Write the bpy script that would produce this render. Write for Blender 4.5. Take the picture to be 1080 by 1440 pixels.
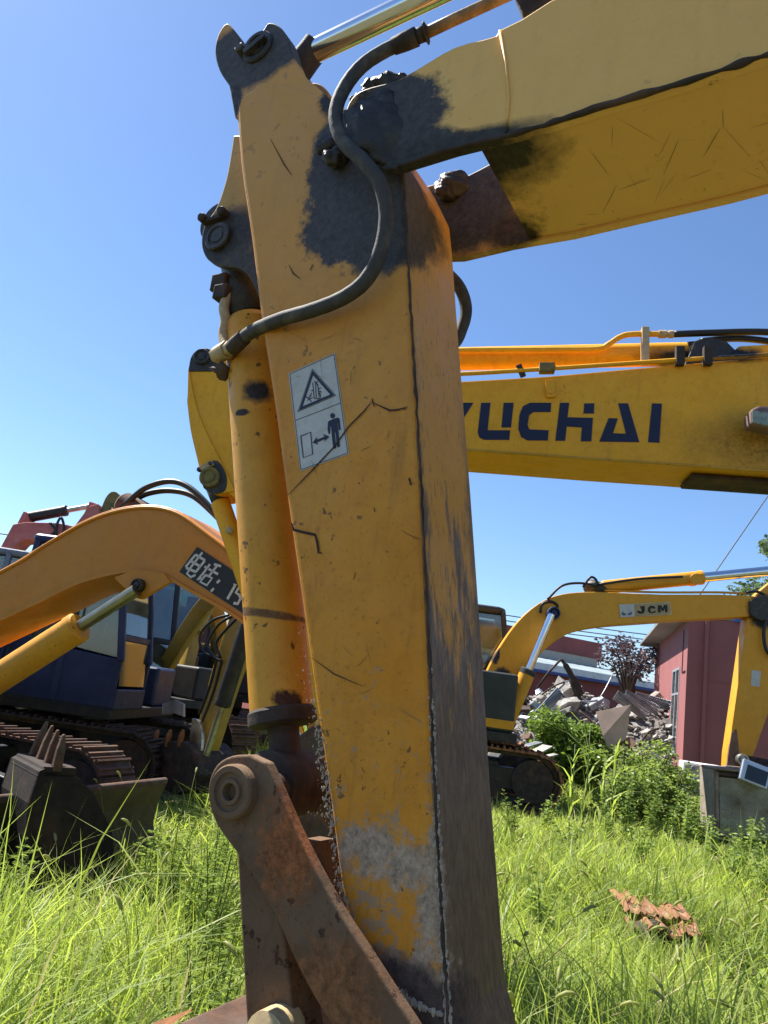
import bpy, math, random
import numpy as np
from mathutils import Vector, Matrix, noise as mnoise

for o in list(bpy.data.objects): bpy.data.objects.remove(o, do_unlink=True)
rnd = random.Random(7)
rng = np.random.default_rng(11)
sc = bpy.context.scene
col = sc.collection
R = math.radians

# ------------------------------------------------------------------ camera
EYE = Vector((0, 0, 1.5)); PITCH, ROLL, FPX = R(13), R(8), 1080.0
FW = Vector((0, math.cos(PITCH), math.sin(PITCH)))
UP0 = Vector((0, -math.sin(PITCH), math.cos(PITCH))); RT0 = Vector((1, 0, 0))
RT = RT0 * math.cos(ROLL) + UP0 * math.sin(ROLL)
UP = UP0 * math.cos(ROLL) - RT0 * math.sin(ROLL)
cd = bpy.data.cameras.new('camera'); cam = bpy.data.objects.new('camera', cd); col.objects.link(cam)
cd.sensor_fit = 'HORIZONTAL'; cd.sensor_width = 36; cd.lens = 36; cd.clip_start = 0.05; cd.clip_end = 2000
mw = Matrix.Identity(4)
for i in range(3):
    mw[i][0] = RT[i]; mw[i][1] = UP[i]; mw[i][2] = -FW[i]; mw[i][3] = EYE[i]
cam.matrix_world = mw
sc.camera = cam

# ------------------------------------------------------------------ sky and sun
SUN_AZ, SUN_EL = R(-56), R(54)          # azimuth measured from +Y towards +X
w = bpy.data.worlds.new('World'); sc.world = w; w.use_nodes = True
wn = w.node_tree.nodes; wl = w.node_tree.links
bgn = wn['Background']
sky = wn.new('ShaderNodeTexSky'); sky.sky_type = 'NISHITA'; sky.sun_disc = False
sky.sun_elevation = SUN_EL; sky.sun_rotation = SUN_AZ
sky.air_density = 1.0; sky.dust_density = 0.3; sky.ozone_density = 7.5
wl.new(sky.outputs[0], bgn.inputs[0]); bgn.inputs[1].default_value = 0.077
sd = bpy.data.lights.new('sun', 'SUN'); sd.energy = 5.0; sd.angle = R(0.5); sd.color = (1, 0.95, 0.87)
sun = bpy.data.objects.new('sun', sd); col.objects.link(sun)
sv = Vector((math.sin(SUN_AZ) * math.cos(SUN_EL), math.cos(SUN_AZ) * math.cos(SUN_EL), math.sin(SUN_EL)))
sun.rotation_euler = sv.to_track_quat('Z', 'Y').to_euler(); sun.location = sv * 50
vs = sc.view_settings
vs.view_transform = 'Standard'; vs.look = 'None'; vs.exposure = 1.3; vs.gamma = 1; vs.use_curve_mapping = False
sc.cycles.max_bounces = 8; sc.cycles.transparent_max_bounces = 16

# ------------------------------------------------------------------ helpers
def ray(px, py): return FW + RT * ((px - 540) / FPX) - UP * ((py - 720) / FPX)
def at(px, py, y):
    d = ray(px, py); return EYE + d * (y / d.y)
def ground(px, py, z=0.0):
    d = ray(px, py); return EYE + d * ((z - EYE.z) / d.z)

class Plane:
    """upright plane an arm works in; off = metres behind it"""
    def __init__(s, x, y, yaw):
        a = R(yaw); s.o = Vector((x, y, 0))
        s.u = Vector((math.cos(a), -math.sin(a), 0)); s.n = Vector((-math.sin(a), -math.cos(a), 0)); s.b = -s.n
    def at(s, px, py, off=0.0):
        d = ray(px, py); o = s.o + s.b * off
        return EYE + d * ((o - EYE).dot(s.n) / d.dot(s.n))
    def pts(s, L, off=0.0): return [s.at(x, y, off) for x, y in L]
    def W(s, a, z, off=0.0): return s.o + s.u * a + Vector((0, 0, z)) + s.b * off
    def S(s, p): return (p - s.o).dot(s.u)

def smooth_path(P, n=6):
    P = [Vector(p) for p in P]; out = []
    for i in range(len(P) - 1):
        p0 = P[max(i - 1, 0)]; p1 = P[i]; p2 = P[i + 1]; p3 = P[min(i + 2, len(P) - 1)]
        for k in range(n):
            t = k / n
            out.append(0.5 * ((2 * p1) + (p2 - p0) * t + (2 * p0 - 5 * p1 + 4 * p2 - p3) * t * t + (3 * p1 - p0 - 3 * p2 + p3) * t ** 3))
    out.append(P[-1]); return out
def smooth2(L, n=5): return [(p.x, p.y) for p in smooth_path([(a, b, 0) for a, b in L], n)]

def frame_of(d):
    d = d.normalized(); a = Vector((0, 0, 1)) if abs(d.z) < 0.9 else Vector((1, 0, 0))
    x = d.cross(a).normalized(); return x, d.cross(x).normalized()

class MB:
    def __init__(s): s.v = []; s.f = []; s.s = []
    def add(s, V, F, smooth=False):
        b = len(s.v); s.v += [tuple(p) for p in V]
        for f in F: s.f.append([b + i for i in f]); s.s.append(smooth)
        return s
    def hexa(s, a, b): # two quads, same winding
        return s.add(list(a) + list(b), [(3, 2, 1, 0), (4, 5, 6, 7), (0, 1, 5, 4), (1, 2, 6, 5), (2, 3, 7, 6), (3, 0, 4, 7)])
    def box(s, c, size, M=None):
        x, y, z = [k / 2 for k in size]; c = Vector(c)
        P = [c + Vector(q) for q in ((-x, -y, -z), (x, -y, -z), (x, y, -z), (-x, y, -z), (-x, -y, z), (x, -y, z), (x, y, z), (-x, y, z))]
        if M is not None: P = [M @ p for p in P]
        return s.hexa(P[:4], P[4:])
    def bar(s, p, q, wx, wy=None, up=None):
        p = Vector(p); q = Vector(q); wy = wy or wx; d = q - p
        if up is None: x, y = frame_of(d)
        else:
            x = d.cross(Vector(up)).normalized(); y = x.cross(d).normalized()
        x = x * wx / 2; y = y * wy / 2
        return s.hexa([p - x - y, p + x - y, p + x + y, p - x + y], [q - x - y, q + x - y, q + x + y, q - x + y])
    def prism(s, front, d):
        n = len(front); d = Vector(d); front = [Vector(p) for p in front]
        V = front + [p + d for p in front]
        F = [list(range(n)), list(range(2 * n - 1, n - 1, -1))] + [[i, i + n, (i + 1) % n + n, (i + 1) % n] for i in range(n)]
        return s.add(V, F)
    def tube(s, P, r, seg=10, caps=True):
        P = [Vector(p) for p in P]; n = len(P); rr = r if isinstance(r, (list, tuple)) else [r] * n
        V = []; x = None
        for i, p in enumerate(P):
            d = (P[min(i + 1, n - 1)] - P[max(i - 1, 0)]).normalized()
            if x is None: x, y = frame_of(d)
            else:
                x = (x - d * x.dot(d)).normalized(); y = d.cross(x)
            for k in range(seg):
                a = 2 * math.pi * k / seg; V.append(p + (x * math.cos(a) + y * math.sin(a)) * rr[i])
        F = [(i * seg + k, i * seg + (k + 1) % seg, (i + 1) * seg + (k + 1) % seg, (i + 1) * seg + k) for i in range(n - 1) for k in range(seg)]
        b = len(s.v); s.add(V, F, True)
        if caps:
            s.f.append([b + k for k in range(seg)][::-1]); s.s.append(False)
            s.f.append([b + (n - 1) * seg + k for k in range(seg)]); s.s.append(False)
        return s
    def lathe(s, p, d, prof, seg=24):
        """prof: (distance along d, radius); sharp steps get doubled rings"""
        p = Vector(p); d = Vector(d).normalized(); x, y = frame_of(d); b = len(s.v); V = []; F = []; sm = []
        for j in range(len(prof) - 1):
            o = len(V)
            for t, r in (prof[j], prof[j + 1]):
                for k in range(seg):
                    a = 2 * math.pi * k / seg; V.append(p + d * t + (x * math.cos(a) + y * math.sin(a)) * r)
            F += [(o + k, o + (k + 1) % seg, o + seg + (k + 1) % seg, o + seg + k) for k in range(seg)]
        s.add(V, F, True)
        for (t, r), rev in ((prof[0], True), (prof[-1], False)):
            if r > 1e-5:
                P = [p + d * t + (x * math.cos(2 * math.pi * k / seg) + y * math.sin(2 * math.pi * k / seg)) * r for k in range(seg)]
                s.add(P, [list(range(seg))[::-1] if rev else list(range(seg))])
        return s
    def blob(s, c, rad, seed=0, rough=0.3, seg=10, rings=6, smooth=True, freq=1.5):
        c = Vector(c); rx, ry, rz = rad if isinstance(rad, (tuple, list)) else (rad,) * 3; V = []
        def pt(th, ph):
            q = Vector((math.sin(th) * math.cos(ph), math.sin(th) * math.sin(ph), math.cos(th)))
            k = 1 + rough * mnoise.noise(q * freq + Vector((seed * 3.1, seed * 1.7, seed * 0.9)))
            return c + Vector((q.x * rx, q.y * ry, q.z * rz)) * k
        V.append(pt(0, 0))
        for i in range(1, rings):
            for k in range(seg): V.append(pt(math.pi * i / rings, 2 * math.pi * k / seg))
        V.append(pt(math.pi, 0)); F = []
        for k in range(seg): F.append((0, 1 + k, 1 + (k + 1) % seg))
        for i in range(rings - 2):
            for k in range(seg):
                a = 1 + i * seg; F.append((a + k, a + seg + k, a + seg + (k + 1) % seg, a + (k + 1) % seg))
        a = 1 + (rings - 2) * seg
        for k in range(seg): F.append((a + k, len(V) - 1, a + (k + 1) % seg))
        return s.add(V, F, smooth)
    def mesh(s, name, mat):
        me = bpy.data.meshes.new(name); me.from_pydata(s.v, [], s.f)
        me.polygons.foreach_set('use_smooth', s.s); me.materials.append(mat); me.update(); return me
    def build(s, name, mat, parent=None, bevel=0, seg=2, recalc=True):
        me = s.mesh(name, mat)
        if recalc:
            import bmesh
            bm = bmesh.new(); bm.from_mesh(me); bmesh.ops.recalc_face_normals(bm, faces=bm.faces); bm.to_mesh(me); bm.free()
        return link(me, name, parent, bevel, seg)

def link(me, name, parent=None, bevel=0, seg=2):
    o = bpy.data.objects.new(name, me); col.objects.link(o)
    if parent is not None:
        o.parent = parent
        if parent.type == 'EMPTY': o.matrix_parent_inverse = Matrix.Translation(-parent.location)
    if bevel:
        m = o.modifiers.new('bevel', 'BEVEL'); m.width = bevel; m.segments = seg; m.limit_method = 'ANGLE'; m.angle_limit = R(30)
        m.harden_normals = False
    return o
def tag(o, label, cat, group=None, kind=None):
    if label: o['label'] = label
    if cat: o['category'] = cat
    if group: o['group'] = group
    if kind: o['kind'] = kind
    return o
def thing(name, loc, label, cat, group=None):
    o = bpy.data.objects.new(name, None); o.location = Vector(loc); o.empty_display_size = 0.1; col.objects.link(o)
    return tag(o, label, cat, group)

# ------------------------------------------------------------------ materials
class NT:
    def __init__(s, name):
        s.m = bpy.data.materials.new(name); s.m.use_nodes = True; s.t = s.m.node_tree; s.n = s.t.nodes; s.l = s.t.links
        s.bsdf = s.n['Principled BSDF']; s.out = s.n['Material Output']
        s.tc = s.n.new('ShaderNodeTexCoord').outputs['Object']
    def put(s, sock, v):
        if isinstance(v, bpy.types.NodeSocket): s.l.new(v, sock)
        elif v is not None:
            if isinstance(v, (tuple, list)) and len(v) == 3 and sock.type == 'RGBA': v = (*v, 1)
            sock.default_value = v
    def math(s, op, a, b=0.0, clamp=False):
        n = s.n.new('ShaderNodeMath'); n.operation = op; n.use_clamp = clamp; s.put(n.inputs[0], a); s.put(n.inputs[1], b); return n.outputs[0]
    def vmath(s, op, a, b=None):
        n = s.n.new('ShaderNodeVectorMath'); n.operation = op; s.put(n.inputs[0], a)
        if b is not None: s.put(n.inputs[1], b)
        return n.outputs['Value'] if op in ('LENGTH', 'DOT_PRODUCT', 'DISTANCE') else n.outputs[0]
    def noise(s, scale, detail=4, rough=0.6, vec=None, stretch=None, seed=0):
        v = vec or s.tc
        if stretch or seed:
            m = s.n.new('ShaderNodeMapping'); s.put(m.inputs[0], v); m.inputs['Scale'].default_value = stretch or (1, 1, 1)
            m.inputs['Location'].default_value = (seed * 3.7, seed * 1.3, seed * 2.1); v = m.outputs[0]
        n = s.n.new('ShaderNodeTexNoise'); s.put(n.inputs['Vector'], v); n.inputs['Scale'].default_value = scale
        n.inputs['Detail'].default_value = detail; n.inputs['Roughness'].default_value = rough; return n.outputs['Fac']
    def ramp(s, fac, lo, hi, a=0.0, b=1.0):
        n = s.n.new('ShaderNodeMapRange'); n.clamp = True; s.put(n.inputs[0], fac)
        n.inputs[1].default_value = lo; n.inputs[2].default_value = hi; n.inputs[3].default_value = a; n.inputs[4].default_value = b; return n.outputs[0]
    def mix(s, fac, a, b, mode='MIX'):
        n = s.n.new('ShaderNodeMix'); n.data_type = 'RGBA'; n.blend_type = mode
        s.put(n.inputs[0], fac); s.put(n.inputs[6], a); s.put(n.inputs[7], b); return n.outputs[2]
    def bump(s, h, strength=0.3, dist=0.01):
        n = s.n.new('ShaderNodeBump'); s.put(n.inputs['Height'], h); n.inputs['Strength'].default_value = strength; n.inputs['Distance'].default_value = dist
        s.l.new(n.outputs[0], s.bsdf.inputs['Normal'])
    def spot(s, c, rad, amp=0.5, scale=9, soft=0.25):
        """uneven patch round a world point: 1 inside, 0 outside"""
        v = s.vmath('SUBTRACT', s.tc, tuple(c)); rad = rad if isinstance(rad, (tuple, list)) else (rad,) * 3
        v = s.vmath('DIVIDE', v, tuple(rad)); d = s.vmath('LENGTH', v)
        nz = s.math('MULTIPLY', s.math('SUBTRACT', s.noise(scale, 12, 0.74), 0.5), amp * 2.4)
        return s.ramp(s.math('ADD', d, nz), 1 - soft / 2, 1 + soft / 2, 1, 0)
    def fin(s, color=None, rough=None, metal=None, spec=None):
        s.put(s.bsdf.inputs['Base Color'], color); s.put(s.bsdf.inputs['Roughness'], rough)
        s.put(s.bsdf.inputs['Metallic'], metal)
        if spec is not None: s.bsdf.inputs['Specular IOR Level'].default_value = spec
        return s.m

def plain(name, c, rough=0.6, metal=0.0, var=0.25, scale=14, dirt=None, bump=0.15, spec=0.4):
    t = NT(name); n = t.noise(scale, 6)
    c2 = tuple(k * (1 - var) for k in c); color = t.mix(t.ramp(n, 0.35, 0.65), c2, c)
    if dirt: color = t.mix(t.ramp(t.noise(scale * 0.4, 6, seed=3), 0.5, 0.68, 0, 0.85), color, dirt)
    if bump: t.bump(t.noise(scale * 4, 5), bump, 0.005)
    return t.fin(color, rough, metal, spec)

def paint(name, c, faded=None, dirt=0.35, rust=0.5, spots=(), rough=0.5, extra=None, scale=1.0, grime=(0.06, 0.045, 0.03), bump=0.18):
    """weathered machine paint: faded areas, streaks, chips and stains of their own shape"""
    t = NT(name); faded = faded or tuple(min(1, k * 1.15 + 0.02) for k in c)
    color = t.mix(t.ramp(t.noise(2.2 * scale, 6), 0.35, 0.7), c, faded)
    color = t.mix(t.ramp(t.noise(16 * scale, 8, 0.75, seed=2), 0.5, 0.75, 0, 0.35), color, tuple(k * 0.55 for k in c))
    streak = t.noise(7 * scale, 6, 0.7, stretch=(3, 3, 0.35), seed=5)
    color = t.mix(t.ramp(streak, 0.55, 0.78, 0, dirt), color, grime)
    color = t.mix(t.ramp(t.noise(4.5 * scale, 9, 0.78, seed=12), 0.46, 0.72, 0, 0.55 * min(1, dirt * 2.2)), color, tuple(k * f for k, f in zip(c, (0.55, 0.47, 0.5))))
    color = t.mix(t.ramp(t.noise(70 * scale, 4, 0.6, seed=14), 0.60, 0.68, 0, 0.45 * min(1, dirt * 2)), color, tuple(k * 0.35 for k in c))
    chips = t.ramp(t.math('ADD', t.noise(26 * scale, 5, 0.6, seed=9), t.math('MULTIPLY', t.noise(2.2 * scale, 4, seed=10), 0.42)), 0.90 - 0.04 * rust, 0.92 - 0.04 * rust)
    color = t.mix(t.math('MULTIPLY', chips, min(1, 0.9 * max(rust, 0.0))), color, (0.05, 0.022, 0.014))
    rgh = t.ramp(t.noise(9 * scale, 5, seed=4), 0.3, 0.7, rough - 0.08, rough + 0.15)
    blot = t.noise(45 * scale, 9, 0.8, seed=17)
    if extra: color, rgh = extra(t, color, rgh)
    for c0, rad, kcol, amp, sc_, soft, rg in spots:
        m = t.spot(c0, rad, amp, sc_, soft); color = t.mix(m, color, t.mix(t.ramp(blot, 0.38, 0.62), tuple(k * 0.6 for k in kcol), tuple(min(1, k * 1.45 + 0.004) for k in kcol)))
        n = t.n.new('ShaderNodeMix'); t.put(n.inputs[0], m); t.put(n.inputs[2], rgh); n.inputs[3].default_value = rg; rgh = n.outputs[0]
    t.bump(t.math('ADD', t.noise(30 * scale, 6, 0.7), t.math('ADD', t.math('MULTIPLY', chips, -0.6), t.math('MULTIPLY', blot, 0.35))), bump, 0.004)
    return t.fin(color, rgh, 0.0, 0.28)

def leaf_mat(name, dark, light, trans, tw=0.45, rough=0.5):
    t = NT(name); a = t.n.new('ShaderNodeAttribute'); a.attribute_name = 'var'
    f = t.math('MINIMUM', a.outputs['Fac'], 1.0); straw = t.ramp(a.outputs['Fac'], 1.1, 1.5); color = t.mix(straw, t.mix(f, dark, light), (0.46, 0.38, 0.20)); t.fin(color, rough, 0, 0.35)
    tr = t.n.new('ShaderNodeBsdfTranslucent'); t.put(tr.inputs[0], t.mix(straw, t.mix(f, tuple(k * 0.6 for k in trans), trans), (0.5, 0.42, 0.22)))
    mx = t.n.new('ShaderNodeMixShader'); mx.inputs[0].default_value = tw
    t.l.new(t.bsdf.outputs[0], mx.inputs[1]); t.l.new(tr.outputs[0], mx.inputs[2]); t.l.new(mx.outputs[0], t.out.inputs[0]); return t.m

def glass_mat(name, tint=(0.5, 0.58, 0.56), rough=0.05, dust=0.12):
    t = NT(name); t.n.remove(t.bsdf)
    tr = t.n.new('ShaderNodeBsdfTransparent'); tr.inputs[0].default_value = (*tint, 1)
    gl = t.n.new('ShaderNodeBsdfGlossy'); gl.inputs['Roughness'].default_value = rough; gl.inputs[0].default_value = (0.9, 0.95, 1, 1)
    df = t.n.new('ShaderNodeBsdfDiffuse'); df.inputs[0].default_value = (0.45, 0.45, 0.4, 1)
    fr = t.n.new('ShaderNodeFresnel'); fr.inputs[0].default_value = 1.5
    m1 = t.n.new('ShaderNodeMixShader'); t.l.new(t.math('ADD', fr.outputs[0], 0.06), m1.inputs[0]); t.l.new(tr.outputs[0], m1.inputs[1]); t.l.new(gl.outputs[0], m1.inputs[2])
    m2 = t.n.new('ShaderNodeMixShader'); t.l.new(t.ramp(t.noise(5, 5), 0.35, 0.75, dust * 0.3, dust * 2), m2.inputs[0])
    t.l.new(m1.outputs[0], m2.inputs[1]); t.l.new(df.outputs[0], m2.inputs[2]); t.l.new(m2.outputs[0], t.out.inputs[0]); return t.m

M = {}
M['black_steel'] = plain('black_steel', (0.022, 0.021, 0.022), 0.5, 0, 0.4, 20, (0.05, 0.04, 0.03))
M['grease'] = plain('grease', (0.040, 0.034, 0.029), 0.5, 0, 0.5, 30, (0.075, 0.062, 0.05), 0.6)
M['rubber'] = plain('rubber', (0.055, 0.052, 0.05), 0.75, 0, 0.3, 40, (0.11, 0.10, 0.085), 0.2)
M['black_hose'] = plain('black_hose', (0.015, 0.015, 0.017), 0.45, 0, 0.3, 40)
M['chrome'] = plain('chrome', (0.75, 0.75, 0.77), 0.16, 1.0, 0.12, 10, None, 0)
M['dull_chrome'] = plain('dull_chrome', (0.5, 0.47, 0.42), 0.35, 0.9, 0.3, 12, (0.2, 0.14, 0.09), 0.05)
M['rust'] = plain('rust', (0.135, 0.068, 0.04), 0.85, 0, 0.55, 12, (0.10, 0.078, 0.06), 0.5)
M['rust_bright'] = plain('rust_bright', (0.33, 0.135, 0.05), 0.85, 0, 0.45, 16, (0.20, 0.13, 0.08), 0.5)
M['rust_dark'] = plain('rust_dark', (0.055, 0.038, 0.03), 0.8, 0, 0.5, 14, (0.10, 0.055, 0.035), 0.5)
M['mud'] = plain('mud', (0.50, 0.42, 0.32), 0.95, 0, 0.3, 40, (0.24, 0.21, 0.18), 0.6, 0.1)
M['glass'] = glass_mat('glass'); M['dirty_glass'] = glass_mat('dirty_glass', (0.62, 0.66, 0.55), 0.08, 0.3)
M['seat_dark'] = plain('seat_dark', (0.02, 0.02, 0.022), 0.8)
M['concrete'] = plain('concrete', (0.36, 0.34, 0.31), 0.9, 0, 0.5, 5, (0.20, 0.17, 0.15), 0.7)
M['concrete_pale'] = plain('concrete_pale', (0.48, 0.46, 0.42), 0.9, 0, 0.5, 5, (0.28, 0.24, 0.21), 0.7)
M['bent_metal'] = plain('bent_metal', (0.42, 0.44, 0.47), 0.4, 0.6, 0.35, 4, (0.3, 0.28, 0.27), 0.1)
M['white'] = plain('white', (0.72, 0.74, 0.77), 0.5, 0, 0.15, 6, (0.5, 0.49, 0.46), 0.05)
M['grey_plastic'] = plain('grey_plastic', (0.30, 0.31, 0.33), 0.5, 0, 0.2, 8)
M['decal_white'] = plain('decal_white', (0.52, 0.50, 0.46), 0.55, 0, 0.14, 40, (0.40, 0.38, 0.32), 0.03)
M['print_navy'] = plain('print_navy', (0.012, 0.013, 0.035), 0.5, 0, 0.2, 60, None, 0)
M['letter_navy'] = plain('letter_navy', (0.008, 0.012, 0.045), 0.45, 0, 0.2, 10, None, 0)
M['letter_white'] = plain('letter_white', (0.55, 0.55, 0.56), 0.6, 0, 0.2, 30, None, 0)
M['letter_black'] = plain('letter_black', (0.012, 0.011, 0.012), 0.5, 0, 0.2, 10, None, 0)
M['scratch'] = plain('scratch', (0.06, 0.022, 0.014), 0.8, 0, 0.5, 60, None, 0)

# ------------------------------------------------------------------ the ground
gm = NT('soil'); gc = gm.mix(gm.ramp(gm.noise(0.35, 6), 0.4, 0.6), (0.10, 0.085, 0.05), (0.06, 0.085, 0.025))
gc = gm.mix(gm.ramp(gm.noise(6, 6), 0.45, 0.7, 0, 0.6), gc, (0.16, 0.125, 0.085)); gm.bump(gm.noise(9, 6), 0.8, 0.06); gm.fin(gc, 0.95, 0, 0.1)
gb = MB(); NXg, NYg = 60, 70
xs = [-300, -120, -60] + list(np.linspace(-30, 30, NXg)) + [60, 120, 300]
ys = [-300, -100, -40, -12] + list(np.linspace(-4, 46, NYg)) + [80, 150, 400]
def gz(x, y): return 0.0 if abs(x) > 29 or y < -3 or y > 45 else 0.05 * mnoise.noise(Vector((x * 0.5, y * 0.5, 0))) - 0.02
gb.add([(x, y, gz(x, y)) for y in ys for x in xs], [(j * len(xs) + i, j * len(xs) + i + 1, (j + 1) * len(xs) + i + 1, (j + 1) * len(xs) + i) for j in range(len(ys) - 1) for i in range(len(xs) - 1)], True)
tag(gb.build('ground', gm.m), 'overgrown earth ground of the machinery yard', None, None, 'structure')
#@@PART2
# ------------------------------------------------------------------ arm helpers
def plate(name, pl, L, off, thick, mat, parent, bevel=0.006, seg=2):
    return MB().prism(pl.pts(L, off), pl.b * thick).build(name, mat, parent, bevel, seg)
def strip(mb, pl, L, width, off):
    """thin mark lying on a plate, width in metres, tapering at both ends"""
    P = pl.pts(L, off); n = len(P); V = []
    for i, p in enumerate(P):
        d = (P[min(i + 1, n - 1)] - P[max(i - 1, 0)]).normalized(); side = d.cross(pl.n).normalized()
        wd = (width[i] if isinstance(width, (list, tuple)) else width * (0.35 if i in (0, n - 1) else 1)) / 2
        V += [p + side * wd, p - side * wd]
    mb.add(V, [(2 * i, 2 * i + 1, 2 * i + 3, 2 * i + 2) for i in range(n - 1)])
def poly(mb, pl, L, off): mb.add(pl.pts(L, off), [list(range(len(L)))])
def ring(cx, cy, rx, ry=None, n=20, a0=0.0): return [(cx + rx * math.cos(a0 + 2 * math.pi * k / n), cy + (ry or rx) * math.sin(a0 + 2 * math.pi * k / n)) for k in range(n)]
def pin(name, p, d, r, h, mat, parent, hole=0.0, seg=28):
    prof = [(0, r * 0.9), (0.0, r), (h * 0.8, r), (h, r * 0.93)]
    prof += [(h, r * 0.72), (h * 0.75, r * 0.68), (h * 0.75, r * 0.5), (h * 0.95, r * 0.46)]
    prof += [(h * 0.95, hole * r), (h * 0.2, hole * r * 0.9), (h * 0.2, 0)] if hole else [(h, 0)]
    return MB().lathe(p, d, prof, seg).build(name, mat, parent)
def cylinder(pl, root, p, q, rb, rr, frac, mb, mr, gland=None, name='hydraulic_cylinder', seg=28):
    """barrel from p over frac of the way to q, then the rod; barrel is the part, rod and gland hang under it"""
    p = Vector(p); q = Vector(q); d = (q - p); L = d.length; d.normalize(); b = L * frac
    o = MB().lathe(p, d, [(0, rb * 0.8), (rb * 0.25, rb), (b * 0.5, rb), (b - rb * 0.2, rb)], seg).build(name, mb, root)
    MB().lathe(p, d, [(b - rb * 0.2, rb * 1.06), (b + rb * 0.35, rb * 1.06), (b + rb * 0.5, rb * 0.9), (b + rb * 0.55, rr * 1.15)], seg).build('gland', gland or mb, o)
    MB().lathe(p, d, [(b, rr), (L, rr)], seg).build('rod', mr, o)
    return o

# ------------------------------------------------------------------ excavator standing right by the camera
NP = Plane(0.1, 1.8, 30)
nroot = thing('excavator', NP.W(3.6, 0, 0.2), 'yellow excavator whose scuffed stick with a warning sticker stands closest, hose looping over it', 'excavator')
YEL = (0.63, 0.235, 0.010); YELF = (0.62, 0.27, 0.03)
def belly_wear(t, color, rgh):
    g = t.n.new('ShaderNodeNewGeometry'); sp = t.n.new('ShaderNodeSeparateXYZ'); t.put(sp.inputs[0], t.tc)
    face = t.ramp(t.vmath('DOT_PRODUCT', g.outputs['Normal'], tuple(NP.u)), 0.6, 0.8)
    nz = t.math('MULTIPLY', t.math('SUBTRACT', t.noise(5, 8, 0.75, stretch=(2.5, 2.5, 0.4)), 0.5), 2.6)
    m = t.ramp(t.math('ADD', sp.outputs['Z'], nz), 1.62, 1.85, 1, 0)
    m = t.math('MULTIPLY', face, m)
    worn = t.mix(t.ramp(t.noise(26, 10, 0.8, stretch=(3, 3, 0.35)), 0.40, 0.62), (0.10, 0.062, 0.037), (0.22, 0.145, 0.088))
    edge = t.math('SUBTRACT', t.vmath('DOT_PRODUCT', t.tc, tuple(NP.b)), NP.o.dot(NP.b))
    enz = t.math('MULTIPLY', t.math('SUBTRACT', t.noise(9, 8, 0.75, stretch=(1.5, 1.5, 0.6), seed=21), 0.5), 0.34)
    em = t.math('MULTIPLY', t.ramp(t.math('ADD', edge, enz), 0.0, 0.03, 1, 0), t.ramp(sp.outputs['Z'], 2.7, 1.95, 0.1, 1))
    m = t.math('MAXIMUM', m, t.math('MULTIPLY', face, em))
    far = t.ramp(t.math('ADD', edge, enz), 0.27, 0.33, 0, 0.8)
    m = t.math('MAXIMUM', m, t.math('MULTIPLY', t.math('MULTIPLY', face, far), t.ramp(sp.outputs['Z'], 2.6, 2.0, 0, 1)))
    color = t.mix(t.math('MULTIPLY', face, 0.6), color, (0.66, 0.33, 0.045))
    scr = t.noise(11, 10, 0.8, stretch=(7, 7, 0.7), seed=31)
    color = t.mix(t.math('MULTIPLY', face, t.ramp(scr, 0.565, 0.61, 0, 0.85)), color, (0.12, 0.06, 0.03))
    color = t.mix(m, color, worn)
    # grey dried splashes thickening towards the bucket
    fl = t.math('ADD', t.noise(24, 9, 0.8, seed=6), t.ramp(sp.outputs['Z'], 1.0, 1.9, 0.10, -0.10))
    side = t.math('SUBTRACT', 1.0, face)
    color = t.mix(t.math('MULTIPLY', t.ramp(fl, 0.58, 0.63, 0, 0.8), side), color, (0.30, 0.22, 0.15))
    sc2 = t.noise(13, 9, 0.85, stretch=(1.6, 1.6, 0.5), seed=8)
    color = t.mix(t.ramp(sc2, 0.66, 0.70, 0, 0.75), color, (0.08, 0.045, 0.025))
    # upper part bleached by the sun
    color = t.mix(t.ramp(t.math('ADD', sp.outputs['Z'], t.math('MULTIPLY', t.noise(3, 4, seed=1), 0.5)), 2.3, 3.2, 0, 0.6), color, (0.58, 0.32, 0.10))
    return color, rgh
G1 = (0.052, 0.044, 0.037); MUD = (0.34, 0.245, 0.17)
M['stick_paint'] = paint('stick_paint', YEL, YELF, 0.42, 0.8, [
    (NP.at(498, 268), (0.175, 0.2, 0.25), G1, 0.5, 8, 0.14, 0.5), (NP.at(545, 300), (0.17, 0.17, 0.19), G1, 0.45, 8, 0.16, 0.5),
    (NP.at(478, 210), (0.10, 0.2, 0.16), G1, 0.5, 9, 0.2, 0.5), (NP.at(540, 345), (0.085, 0.2, 0.10), G1, 0.5, 8, 0.3, 0.55), (NP.at(600, 260), (0.16, 0.3, 0.14), G1, 0.5, 7, 0.4, 0.6),
    (NP.at(352, 72), (0.26, 0.4, 0.15), (0.055, 0.046, 0.038), 0.3, 7, 0.2, 0.55),
    (NP.at(470, 140), (0.05, 0.1, 0.06), (0.03, 0.026, 0.022), 0.6, 12, 0.3, 0.6),
    (NP.at(325, 150), (0.04, 0.04, 0.08), (0.04, 0.035, 0.03), 0.6, 14, 0.3, 0.6),
    (NP.at(520, 1195), (0.075, 0.075, 0.05), MUD, 1.6, 26, 0.5, 0.95), (NP.at(565, 1215), (0.06, 0.06, 0.05), MUD, 1.8, 30, 0.5, 0.95),
    (NP.at(612, 1250), (0.035, 0.035, 0.15), MUD, 1.8, 28, 0.6, 0.95), (NP.at(590, 1385), (0.09, 0.09, 0.05), MUD, 1.8, 30, 0.5, 0.95),
    (NP.at(555, 1410), (0.18, 0.18, 0.085), (0.075, 0.05, 0.04), 0.5, 9, 0.4, 0.9)], 0.5, belly_wear)
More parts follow.
